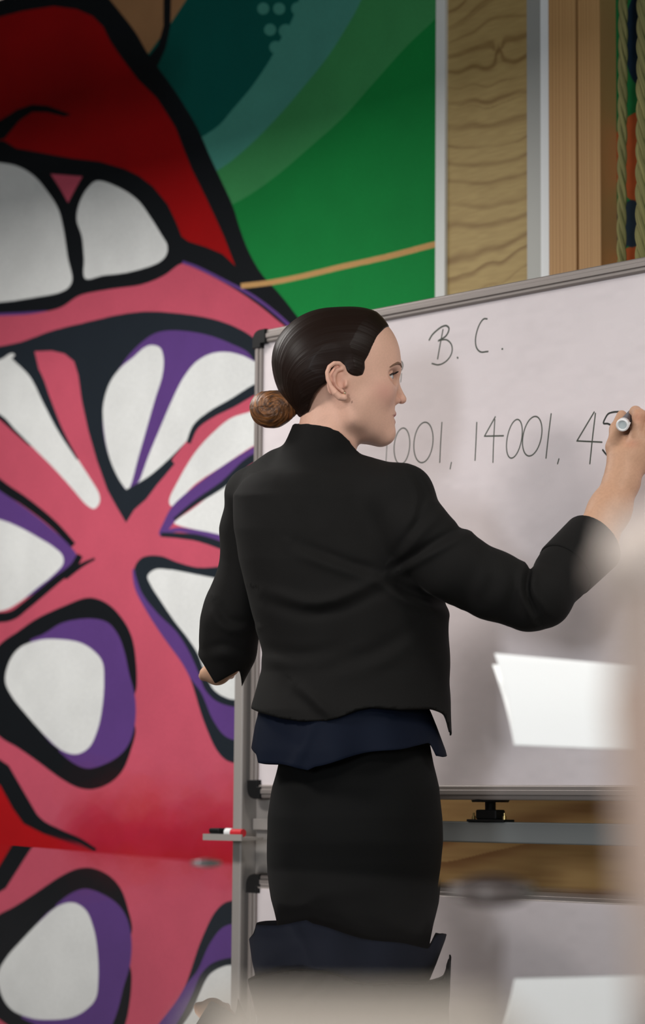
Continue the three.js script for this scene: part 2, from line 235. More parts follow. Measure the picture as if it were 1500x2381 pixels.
// uneven sprayed paint
{ const im = mg.getImageData(0, 0, 1600, 2048), d = im.data; for (let y = 0; y < 2048; y++) for (let x = 0; x < 1600; x++) { const i = (y * 1600 + x) * 4; const v = 1 + 0.06 * (nA(x / 130, y / 130) - 0.5) + 0.03 * (nB(x / 34, y / 34) - 0.5) + 0.05 * (nC(x / 1.7, y / 1.7) - 0.5); d[i] = Math.min(255, d[i] * v); d[i + 1] = Math.min(255, d[i + 1] * v); d[i + 2] = Math.min(255, d[i + 2] * v); } mg.putImageData(im, 0, 0); }
const muralTex = new THREE.CanvasTexture(mc); muralTex.colorSpace = THREE.SRGBColorSpace;
function frontUV(geo, x0, y0, w, h) { const p = geo.attributes.position, u = geo.attributes.uv; for (let i = 0; i < p.count; i++) u.setXY(i, (p.getX(i) - x0) / w, (p.getY(i) - y0) / h); return geo; }
part(wallBack, 'mural_panel', inRoom(frontUV(box(MW, MH, 0.012, MX0 + MW / 2, MH / 2, -0.0062), MX0, 0, MW, MH)), std({ map: muralTex, roughness: 0.75, specularIntensity: 0.25 }), 'painted mural of a wide open red mouth');

// plywood, trims and posts right of the mural; x edges taken from the photo near the top of the board
const wx = (px, off = 0, py = 620) => wallUV(px, py, off)[0];
function woodTex(w, h, base, dark, opts) {
  const { grain, wave, knots = [], along } = opts;
  return dataTex(w, h, (x, y) => { let s = along === 'y' ? x : y, t = along === 'y' ? y : x; let warp = wave * (nA(t / 330, s / 160) - 0.5) * 2.4 + wave * 0.25 * (nB(t / 90, s / 60) - 0.5);
    let kd = 0; for (const [kx, ky, kr] of knots) { const dx = x - kx * w, dy = y - ky * h, r = Math.hypot(dx * (along === 'y' ? 1.6 : 0.8), dy * (along === 'y' ? 0.8 : 1.6)); warp += kr * 2.2 * Math.exp(-r * r / (kr * kr * 8)) * Math.sign(along === 'y' ? dx : dy); kd = Math.max(kd, Math.exp(-r * r / (kr * kr))); }
    const q = (s + warp) / grain, l = Math.pow(Math.abs(Math.sin(q * 3.14159 + nC(Math.floor(q), 3.3) * 2)), 14) * (0.25 + 0.75 * nA(q * 0.7, t / 300)); const m = Math.min(1, 0.75 * l + kd * 0.9 + 0.22 * nB(s / 3, t / 60) + 0.25 * (nC(x / 150, y / 150) - 0.3));
    return [0, 1, 2].map(k => Math.max(0, Math.min(255, base[k] + (dark[k] - base[k]) * m))); }, true);
}
const plyTex = woodTex(512, 2048, [178, 152, 98], [128, 98, 54], { grain: 30, wave: 34, along: 'x', knots: [[0.66, 0.80, 9], [0.62, 0.33, 10], [0.72, 0.93, 6], [0.75, 0.12, 5]] });
const plyLowTex = woodTex(1024, 512, [196, 158, 102], [128, 82, 42], { grain: 60, wave: 40, along: 'x', knots: [[0.52, 0.62, 12], [0.3, 0.35, 8], [0.8, 0.3, 10]] });
const pineTex = woodTex(256, 1024, [192, 150, 98], [148, 100, 56], { grain: 30, wave: 8, along: 'y' });
const pineMat = std({ map: pineTex, roughness: 0.6 });
function upright(name, px0, px1, off, depth, mat, label, y0 = 0, y1 = 2.95) { const a = wx(px0, off + depth), b = wx(px1, off + depth); const g = box(b - a, y1 - y0, depth, (a + b) / 2, (y0 + y1) / 2, off + depth / 2); frontUV(g, a, y0, b - a, y1 - y0); return part(wallBack, name, inRoom(g), mat, label); }
upright('trim_strip', 1012, 1034, 0, 0.02, std({ color: lin(0.72, 0.72, 0.70), roughness: 0.6 }), 'white vertical edge strip beside the mural');
upright('plywood_panel', 1034, 1226, 0, 0.012, std({ map: plyTex, roughness: 0.6 }), 'pale plywood sheet with wavy grain');
upright('metal_channel', 1226, 1258, 0, 0.02, std({ color: lin(0.36, 0.36, 0.34), roughness: 0.5, metalness: 0.2 }), 'grey metal channel');
upright('trim_strip', 1258, 1277, 0, 0.028, std({ color: lin(0.8, 0.81, 0.82), roughness: 0.5 }), 'bright white vertical strip');
upright('pine_board', 1277, 1341, 0, 0.04, pineMat, 'upright pine board');
upright('pine_board', 1346, 1398, 0, 0.05, pineMat, 'upright pine board behind a narrow gap');
{ // painted panel right of the pine boards
  const a = wx(1398, 0), b = a + 1.6, [c2, g2] = canvas(1024, 1024), y0 = 1.2, y1 = 2.95; const m2 = ([x, y]) => { const [u, v] = wallUV(x, y); return [(u - a) / 1.6 * 1024, (1 - (v - y0) / (y1 - y0)) * 1024]; };
  g2.fillStyle = '#1b6b39'; g2.fillRect(0, 0, 1024, 1024);
  const disc = (x, y, rx, ry, col) => { g2.fillStyle = col; g2.beginPath(); trace(g2, m2, Array.from({ length: 40 }, (_, i) => [x + rx * Math.cos(i * 0.157), y + ry * Math.sin(i * 0.157)])); g2.closePath(); g2.fill(); };
  disc(1496, 366, 74, 108, '#a8502a'); disc(1560, 640, 170, 80, '#a8502a'); disc(1432, 536, 36, 52, '#23303c'); disc(1470, 520, 30, 55, '#23303c'); disc(1490, 90, 38, 110, '#16283a'); disc(1640, 200, 60, 80, '#c7b04a');
  const t2 = new THREE.CanvasTexture(c2); t2.colorSpace = THREE.SRGBColorSpace;
  part(wallBack, 'mural_panel', inRoom(frontUV(box(1.6, y1 - y0, 0.012, a + 0.8, (y0 + y1) / 2, -0.0062), a, y0, 1.6, y1 - y0)), std({ map: t2, roughness: 0.75, specularIntensity: 0.25 }), 'green mural panel with orange and dark circles');
}
{ const a = wx(1012, 0.05, 1900), y1 = 0.95; part(wallBack, 'plywood_panel', inRoom(frontUV(box(2.2, y1, 0.012, a + 1.1, y1 / 2, 0.054), a, 0, 1.3, y1)), std({ map: plyLowTex, roughness: 0.6 }), 'orange-brown plywood sheet below the whiteboard'); }

// ropes hanging before the right mural panel
const ropeTex = dataTex(64, 256, (x, y) => { const v = 0.8 + 0.4 * nC(x / 2, y / 4); return [132 * v, 126 * v, 80 * v]; }, true);
const ropeMat = std({ map: ropeTex, roughness: 0.95 });
for (const [px, off, label] of [[1449, 0.10, 'thin twisted khaki rope hanging beside the pine boards'], [1496, 0.16, 'thicker twisted khaki rope hanging in front of the orange painted circle']]) {
  const [u] = wallUV(px, 560, off), y0 = 1.35, y1 = CEIL, r = px < 1480 ? 0.0085 : 0.011, gs = [];
  for (let k = 0; k < 3; k++) { const pts = []; for (let i = 0; i <= 150; i++) { const y = y0 + (y1 - y0) * i / 150, a = k * 2.094 + i * 0.62; pts.push(new THREE.Vector3(u + Math.cos(a) * r * 0.55 + 0.006 * Math.sin(y * 3), y, off + Math.sin(a) * r * 0.55)); } gs.push(new THREE.TubeGeometry(new THREE.CatmullRomCurve3(pts), 300, r * 0.6, 6)); }
  const g = thing('hanging_rope', label, 'rope'); part(g, 'rope_strands', inRoom(mergeGeometries(gs)), ropeMat);
  part(g, 'ceiling_hook', inRoom(cyl(0.02, 0.02, 0.02, u, CEIL - 0.0105, off)), std({ color: lin(0.2, 0.2, 0.2), roughness: 0.4, metalness: 1 }));
}

// ceiling lamps
LAMPS.forEach(([u, v, l, d, L], i) => {
  const g = thing('ceiling_lamp', ['square pendant lamp panel between the table and the woman', 'long pendant lamp panel before the painted mouth', 'square pendant lamp panel above the table', 'square pendant lamp panel above the ropes'][i], 'lamp', WALL_P.clone().addScaledVector(WD, u).addScaledVector(WN, v).setY(LAMP_Y).toArray(), -TH, 'pendant lamps');
  part(g, 'housing', box(l + 0.04, 0.05, d + 0.04, 0, 0.03, 0, 0.008), std({ color: lin(0.7, 0.7, 0.7), roughness: 0.4 }));
  part(g, 'diffuser', box(l, 0.006, d, 0, 0.004, 0), std({ color: lin(0.9, 0.9, 0.9), emissive: new THREE.Color(LAMP_COLOR), emissiveIntensity: 2 }));
  for (const s of [-1, 1]) part(g, 'suspension_wire', cyl(0.002, 0.002, CEIL - LAMP_Y - 0.056, s * l * 0.4, (CEIL - LAMP_Y + 0.054) / 2, 0, 6), std({ color: lin(0.3, 0.3, 0.3), roughness: 0.4, metalness: 1 }));
  const a = new THREE.RectAreaLight(LAMP_COLOR, L, l, d); a.position.set(0, -0.004, 0); a.rotation.x = -Math.PI / 2; g.add(a);
});
//==BOARD==
// ---------------------------------------------------------------- mobile whiteboard
const BW = 1.5;
{
  const base = BOARD_TL.clone().setY(0); const wb = thing('mobile_whiteboard', 'white dry-erase board with handwritten letters and numbers on a grey metal stand', 'whiteboard', base.toArray(), -TH);
  const top = BOARD_TL.y, FR = 0.026;
  const alu = std({ color: lin(0.27, 0.235, 0.22), roughness: 0.45, metalness: 0.3 }), steel = std({ color: lin(0.36, 0.33, 0.31), roughness: 0.5, metalness: 0.2 }), greySteel = std({ color: lin(0.20, 0.21, 0.21), roughness: 0.5, metalness: 0.2 }), blk = std({ color: lin(0.006, 0.006, 0.0065), roughness: 0.55, specularIntensity: 0.4 }), brass = std({ color: lin(0.6, 0.45, 0.2), roughness: 0.3, metalness: 1 });
  // writing
  const CW = 2048, CH2 = 1244, [c, g] = canvas(CW, CH2); const map = ([x, y]) => { const [u, v] = boardUV(x, y); return [u / BW * CW, -v / BOARD_H * CH2]; };
  g.fillStyle = '#e2d8da'; g.fillRect(0, 0, CW, CH2);
  { const im = g.getImageData(0, 0, CW, CH2), d = im.data; for (let y = 0; y < CH2; y++) for (let x = 0; x < CW; x++) { const i = (y * CW + x) * 4, v = 1 - 0.035 * nA(x / 120, y / 60) * nB(x / 30, y / 15); for (let k = 0; k < 3; k++) d[i + k] *= v; } g.putImageData(im, 0, 0); }
  g.lineCap = 'round'; g.lineJoin = 'round';
  const pen = (pts, w = 4.2, col = '#4c4f49', smooth = true) => { g.strokeStyle = col; g.lineWidth = w * 0.86; g.beginPath(); trace(g, map, smooth && pts.length > 2 ? spline(pts, false, pts.length * 8).map(p => [p.x, p.y]) : pts); g.stroke(); };
  const oval = (cx, cy, rx, ry, sl, w) => pen(Array.from({ length: 26 }, (_, i) => { const a = -1.9 + i * 0.2513; return [cx + rx * Math.cos(a) - sl * Math.sin(a), cy + ry * Math.sin(a)]; }), w);
  pen([[1028.5, 766], [1022, 800], [1016, 834]], 4.2); pen([[996.5, 790], [1003, 779], [1014, 768], [1027, 759], [1036, 757], [1042, 762], [1041, 771], [1034, 782], [1018, 792]], 5.2);
  pen([[1018, 792], [1026, 790], [1037, 790], [1047, 799], [1050, 812], [1046, 827], [1034, 841], [1018, 848], [1003, 845]], 4.2);
  pen([[1062, 831], [1063, 832]], 5); pen([[1131, 741], [1124, 741], [1117, 748], [1109, 765], [1104, 790], [1107, 809], [1116, 818], [1133, 817]], 4.4); pen([[1166, 811], [1167, 811]], 5);
  pen([[925, 842], [931, 840], [935, 847], [933, 858], [926, 866]], 3.8); pen([[932, 868], [931, 880], [930, 888]], 2.8, '#6a6a66');
  pen([[870, 985], [858, 1000], [862, 1020], [880, 1022], [893, 1000], [890, 985], [872, 983]], 3.4); pen([[897, 985], [898, 1030], [896, 1072]], 3.0, '#6a6a66');
  oval(933, 1037, 18, 42, 3, 3.4); oval(983, 1028.5, 22, 47, 4, 3.6); pen([[1026, 982], [1023, 1030], [1021, 1075]], 3.6); pen([[1048, 1075], [1045, 1090]], 3.4);
  pen([[1107, 982], [1105, 1030], [1103, 1070]], 3.8); pen([[1150, 969], [1125, 1014], [1169, 1013]], 4, undefined, false); pen([[1149, 975], [1146, 1030], [1144.6, 1075]], 3.6);
  oval(1194.5, 1020, 17, 45, 7, 3.6); oval(1236, 1014, 21.5, 46, 7, 3.8); pen([[1280, 962], [1274, 1010], [1268, 1065]], 3.8); pen([[1298, 1067], [1295, 1078]], 3.8);
  pen([[1380, 958], [1340, 1025], [1398, 1028]], 4.2, undefined, false); pen([[1383, 961], [1376, 1020], [1370, 1078]], 4);
  pen([[1443, 957], [1425, 958], [1413, 962], [1406, 972], [1402, 984], [1412, 985], [1421, 990], [1428, 996], [1438, 1012], [1440, 1035], [1432, 1058], [1418, 1063], [1408, 1056], [1400, 1046]], 4.8, '#2f312f');
  for (const [x, y] of [[1258, 1832], [1315, 1831]]) pen([[x, y], [x + 1, y]], 4, '#7a2a30');
  const wt = new THREE.CanvasTexture(c); wt.colorSpace = THREE.SRGBColorSpace;
  part(wb, 'writing_surface', frontUV(box(BW - 0.01, BOARD_H - 0.01, 0.012, BW / 2, top - BOARD_H / 2, -0.008), 0, top - BOARD_H, BW, BOARD_H), std({ map: wt, roughness: 0.28, specularIntensity: 0.6 }));
  // frame of extruded aluminium with a ridge
  const rail = (w, h, x, y) => mergeGeometries([box(w, h, 0.022, x, y, -0.006, 0.004), w > h ? box(w, h * 0.35, 0.004, x, y, 0.006, 0.0015) : box(w * 0.35, h, 0.004, x, y, 0.006, 0.0015)]);
  part(wb, 'frame_rail', rail(BW - 0.04, FR, BW / 2, top - FR / 2), alu); part(wb, 'frame_rail', rail(BW - 0.04, FR, BW / 2, top - BOARD_H + FR / 2), alu);
  part(wb, 'frame_rail', rail(0.020, BOARD_H - 0.06, 0.010, top - BOARD_H / 2), alu); part(wb, 'frame_rail', rail(0.020, BOARD_H - 0.06, BW - 0.010, top - BOARD_H / 2), alu);
  for (const [sx, sy] of [[0, 0], [1, 0], [0, 1], [1, 1]]) {
    const sh = new THREE.Shape(); const r = 0.022, s = 0.034, w = 0.026; sh.moveTo(0, -s); sh.lineTo(0, -r); sh.quadraticCurveTo(0, 0, r, 0); sh.lineTo(s, 0); sh.lineTo(s, -w); sh.lineTo(w * 0.8, -w); sh.lineTo(w * 0.8, -s); sh.closePath();
    const e = new THREE.ExtrudeGeometry(sh, { depth: 0.024, bevelEnabled: true, bevelSize: 0.001, bevelThickness: 0.002, bevelSegments: 2 }).translate(0, 0, -0.016);
    e.rotateZ([0, -Math.PI / 2, Math.PI / 2, Math.PI][sx + 2 * sy]); e.translate(sx * BW, top - sy * BOARD_H, 0); part(wb, 'frame_corner', e, blk, 'black plastic frame corner');
  }
  // stand
  const lx = (px, py) => boardUV(px, py)[0], ly = (px, py) => boardUV(px, py)[1] + top;
  const pL = lx(553.5, 1900), p1 = lx(574, 1900), p2 = lx(582, 1900), pR = lx(607, 1900), postTop = ly(575, 1335);
  const post = (x0) => mergeGeometries([box(p1 - pL, postTop - 0.07, 0.05, x0 + (p1 - pL) / 2, 0.07 + (postTop - 0.07) / 2, -0.01, 0.004), box(pR - p1, postTop - 0.07, 0.022, x0 + (p1 - pL) + (pR - p1) / 2, 0.07 + (postTop - 0.07) / 2, -0.034, 0.003)]);
  part(wb, 'post', post(pL), steel); part(wb, 'post', post(BW + 0.005), steel);
  for (const x of [(pL + p1) / 2 - 0.001, BW + 0.018]) { part(wb, 'pivot_knob', new THREE.CylinderGeometry(0.028, 0.028, 0.02, 24).rotateZ(Math.PI / 2).translate(x + (x < 0.5 ? -0.022 : 0.022), postTop - 0.04, -0.01), blk); }
  const cbT = ly(1200, 1912), cbB = ly(1200, 1962);
  part(wb, 'crossbar', box(BW - pR + 0.004, cbT - cbB, 0.03, (BW + pR) / 2 + 0.001, (cbT + cbB) / 2, -0.033, 0.003), greySteel);
  part(wb, 'crossbar_bracket', box(pR - p1 + 0.018, 0.022, 0.006, (p1 + pR) / 2 + 0.012, ly(600, 1917), -0.0155, 0.002), steel);
  const clamp = new THREE.Group(); clamp.name = 'clamp'; wb.add(clamp); const kx = lx(1114, 1880), s = 1 / 1300; clamp.position.set(kx, cbT, -0.030);
  part(clamp, 'flange', box(0.086, 0.004, 0.03, 0, 0.002, 0, 0.001), blk); part(clamp, 'clamp_body', box(0.048, 0.017, 0.026, 0, 0.0125, 0, 0.003), blk); part(clamp, 'stem', cyl(0.0095, 0.0095, 0.014, 0, 0.027, 0), blk);
  part(clamp, 'pad', new THREE.LatheGeometry([[0.001, 0.034], [0.032, 0.034], [0.034, 0.038], [0.031, 0.046], [0.02, 0.0485], [0.001, 0.0495]].map(p => new THREE.Vector2(...p)), 32), blk);
  for (const q of [-1, 1]) part(clamp, 'bolt', mergeGeometries([cyl(0.004, 0.004, 0.006, q * 0.036, 0.007, 0.004, 6), cyl(0.002, 0.002, 0.006, q * 0.036, 0.0125, 0.004, 8)]), brass, 'small brass bolt');
  for (const x of [pL + 0.02, BW + 0.02]) { part(wb, 'foot', box(0.04, 0.03, 0.56, x, 0.068, -0.01, 0.006), steel); for (const q of [-1, 1]) part(wb, 'caster', new THREE.TorusGeometry(0.019, 0.009, 10, 20).rotateY(Math.PI / 2).translate(x, 0.028, q * 0.25 - 0.01), blk); for (const q of [-1, 1]) part(wb, 'caster_fork', box(0.012, 0.035, 0.016, x, 0.042, q * 0.25 - 0.01), steel); }
  // pen tray on the left post
  const ty = ly(580, 1949), tx0 = lx(537, 1949), tx1 = lx(627, 1949);
  part(wb, 'pen_tray', mergeGeometries([box(tx1 - tx0, 0.006, 0.055, (tx0 + tx1) / 2, ty, 0.044), box(tx1 - tx0, 0.012, 0.003, (tx0 + tx1) / 2, ty + 0.002, 0.0715)]), steel);
  const P = (x, y, z) => new THREE.Vector3(x, y, z).applyAxisAngle(new THREE.Vector3(0, 1, 0), -TH).add(base).toArray();
  const er = thing('board_eraser', 'black felt eraser lying on the pen tray', 'eraser', P(tx0 + 0.021, ty + 0.003, 0.050), -TH);
  part(er, 'grip', new RoundedBoxGeometry(0.030, 0.010, 0.03, 3, 0.004).translate(0, 0.011, 0), blk); part(er, 'felt', box(0.028, 0.006, 0.028, 0, 0.003, 0), std({ color: lin(0.05, 0.05, 0.055), roughness: 1 }));
  const mk = thing('whiteboard_marker', 'red and white marker lying on the pen tray', 'marker', P(tx0 + 0.060, ty + 0.003, 0.050), -TH);
  part(mk, 'barrel', new THREE.CylinderGeometry(0.0075, 0.0075, 0.030, 20).rotateZ(Math.PI / 2).translate(0.014, 0.0075, 0), std({ color: lin(0.55, 0.02, 0.03), roughness: 0.4 }), 'red barrel');
  part(mk, 'cap', new THREE.CylinderGeometry(0.0082, 0.0078, 0.016, 20).rotateZ(Math.PI / 2).translate(-0.0095, 0.0082, 0), std({ color: lin(0.8, 0.8, 0.8), roughness: 0.4 }), 'white cap');
}
//==TABLE==
// ---------------------------------------------------------------- glossy table and what stands on it
const TP = new THREE.Vector3(0, TABLE_Y, 0), UPV = new THREE.Vector3(0, 1, 0);
const eA = onPlane(0, 1963, TP, UPV), eB = onPlane(1290, 2073, TP, UPV), eD = eB.clone().sub(eA).setY(0).normalize(), eN = new THREE.Vector3(-eD.z, 0, eD.x); if (eN.z < 0) eN.negate();
{
  const turn = -Math.atan2(eD.z, eD.x), mid = eA.clone().add(eB).multiplyScalar(0.5), L = 4.4, Wd = 1.25, cen = mid.clone().addScaledVector(eD, 0.05).addScaledVector(eN, Wd / 2);
  const t = thing('conference_table', 'glossy black conference table mirroring the woman and the mural', 'table', [cen.x, 0, cen.z], turn);
  part(t, 'table_top', new RoundedBoxGeometry(L, 0.03, Wd, 3, 0.003).translate(0, TABLE_Y - 0.015, 0), std({ color: lin(0.012, 0.011, 0.011), roughness: 0.006, ior: 1.6, specularIntensity: 1 }));
  for (const [a, b] of [[-1, -1], [1, -1], [-1, 1], [1, 1]]) part(t, 'leg', cyl(0.022, 0.028, TABLE_Y - 0.03, a * (L / 2 - 0.2), (TABLE_Y - 0.03) / 2, b * (Wd / 2 - 0.15)), std({ color: lin(0.05, 0.05, 0.05), roughness: 0.4, metalness: 0.6 }));
}
{ // low dark dome and a small glossy disc on the far edge
  const e1 = onPlane(1132, 2072, TP, UPV), g1 = thing('cable_grommet', 'low dark oval dome near the far edge of the table', 'grommet', [e1.x + 0.004, TABLE_Y, e1.z - 0.005], 0);
  part(g1, 'dome', new THREE.SphereGeometry(1, 32, 16, 0, 6.2832, 0, Math.PI / 2).scale(0.031, 0.012, 0.03), std({ color: lin(0.016, 0.010, 0.009), roughness: 0.9, specularIntensity: 0.15 })); part(g1, 'rim', new THREE.TorusGeometry(0.031, 0.0025, 8, 40).rotateX(Math.PI / 2).translate(0, 0.0018, 0), std({ color: lin(0.1, 0.08, 0.075), roughness: 0.4 }));
  const e2 = onPlane(480, 2007, TP, UPV), g2 = thing('metal_button', 'small shiny button on the far edge of the table', 'button', [e2.x, TABLE_Y, e2.z], 0);
  part(g2, 'cap', new THREE.SphereGeometry(1, 28, 12, 0, 6.2832, 0, Math.PI / 2).scale(0.0155, 0.0045, 0.0155), std({ color: lin(0.3, 0.28, 0.32), roughness: 0.12, metalness: 1 })); part(g2, 'rim', new THREE.TorusGeometry(0.0155, 0.0012, 8, 32).rotateX(Math.PI / 2).translate(0, 0.0009, 0), std({ color: lin(0.1, 0.1, 0.1), roughness: 0.4 }));
}
{ // paper cup close to the lens, far out of focus
  const D = 0.80, c = U(1700, 1700, D), g = thing('paper_cup', 'blurred beige paper cup standing on the glossy table', 'cup', [c.x, TABLE_Y, c.z]);
  const skin = std({ color: lin(0.46, 0.345, 0.285), roughness: 0.7 });
  const lathe = (p) => new THREE.LatheGeometry(p.map(q => new THREE.Vector2(...q)), 64);
  part(g, 'cup_wall', lathe([[0.001, 0.004], [0.030, 0.004], [0.031, 0.0005], [0.033, 0.0005], [0.0405, 0.142], [0.042, 0.1425]]), skin);
  part(g, 'lid', lathe([[0.0425, 0.138], [0.0445, 0.1385], [0.0445, 0.146], [0.042, 0.149], [0.040, 0.158], [0.037, 0.160], [0.035, 0.156], [0.001, 0.156]]), std({ color: lin(0.47, 0.38, 0.325), roughness: 0.5 }));
  part(g, 'sleeve', lathe([[0.0352, 0.035], [0.0362, 0.035], [0.0402, 0.105], [0.0392, 0.105]]), std({ color: lin(0.46, 0.32, 0.25), roughness: 0.85 }));
}
{ const a = onPlane(575, 2372, TP, UPV), D = 0.72, x0 = (510 - 750) / F * D, x1 = (1150 - 750) / F * D; const g = thing('notepad', 'small blurred cream notepad lying flat on the table', 'notepad', [(x0 + x1) / 2, TABLE_Y, -D + 0.07]);
  part(g, 'pages', box(x1 - x0 - 0.002, 0.007, 0.139, 0, 0.0045, 0), std({ color: lin(0.40, 0.35, 0.30), roughness: 0.9 })); part(g, 'cover', box(x1 - x0, 0.001, 0.141, 0, 0.0005, 0), std({ color: lin(0.4, 0.36, 0.3), roughness: 0.8 })); part(g, 'top_sheet', box(x1 - x0, 0.0012, 0.141, 0, 0.0086, 0), std({ color: lin(0.25, 0.215, 0.18), roughness: 0.8 })); }
{ // folded card held on a slim floor stand beyond the table
  const D = 2.82, g = new THREE.BufferGeometry(); const foldA = U(1196, 1732, D), foldB = U(1600, 1748, D + 0.02);
  const tf = U(1150, 1519, D + 0.030), tfR = U(1600, 1560, D + 0.05), tb = U(1145, 1545, D + 0.085), tbR = U(1600, 1585, D + 0.11);
  const cardMat = std({ color: lin(0.93, 0.925, 0.92), roughness: 0.75, side: THREE.DoubleSide });
  const leaf = (A, B, TA, TB, bow) => { const N = 14, pos = [], idx = [], th = 0.0008, nrm = new THREE.Vector3().crossVectors(B.clone().sub(A), TA.clone().sub(A)).normalize(); for (let s = 0; s < 2; s++) for (let i = 0; i <= N; i++) for (let j = 0; j <= 1; j++) { const t = i / N, a = j ? B : A, b = j ? TB : TA; const p = a.clone().lerp(b, t).addScaledVector(nrm, bow * Math.sin(Math.PI * t) + (s ? -th : 0)); p.x += 0.0035 * Math.sin(Math.PI * t) * (j ? 0 : 1); pos.push(p.x, p.y, p.z); }
    const q = (s, i, j) => s * (N + 1) * 2 + i * 2 + j; for (let i = 0; i < N; i++) { idx.push(q(0, i, 0), q(0, i, 1), q(0, i + 1, 1), q(0, i, 0), q(0, i + 1, 1), q(0, i + 1, 0)); idx.push(q(1, i, 0), q(1, i + 1, 1), q(1, i, 1), q(1, i, 0), q(1, i + 1, 0), q(1, i + 1, 1)); for (const j of [0, 1]) idx.push(q(0, i, j), q(0, i + 1, j), q(1, i + 1, j), q(0, i, j), q(1, i + 1, j), q(1, i, j)); } idx.push(q(0, N, 0), q(0, N, 1), q(1, N, 1), q(0, N, 0), q(1, N, 1), q(1, N, 0));
    const ge = new THREE.BufferGeometry(); ge.setAttribute('position', new THREE.Float32BufferAttribute(pos, 3)); ge.setIndex(idx); ge.computeVertexNormals(); return ge; };
  const card = thing('folded_card', 'blank white folded card with its leaves open at the top', 'card'); part(card, 'front_leaf', leaf(foldA, foldB, tf, tfR, 0.002), cardMat); part(card, 'back_leaf', leaf(foldA.clone().add(new THREE.Vector3(0, 0, -0.002)), foldB.clone().add(new THREE.Vector3(0, 0, -0.002)), tb, tbR, -0.003), cardMat);
  const sx = U(1585, 1740, D + 0.02), st = thing('card_stand', 'slim grey floor stand clipping the folded white card', 'stand', [sx.x, 0, sx.z]); const mt = std({ color: lin(0.4, 0.4, 0.4), roughness: 0.35, metalness: 0.8 });
  part(st, 'base', cyl(0.12, 0.11, 0.016, 0, 0.008, 0, 40), mt); part(st, 'pole', cyl(0.008, 0.008, sx.y - 0.03, 0, (sx.y - 0.03) / 2 + 0.016, 0), mt); part(st, 'clip', mergeGeometries([box(0.03, 0.02, 0.014, 0, sx.y - 0.010, -0.001, 0.002), box(0.02, 0.02, 0.002, 0, sx.y + 0.008, 0.006), box(0.02, 0.02, 0.002, 0, sx.y + 0.008, -0.008)]), mt);
}
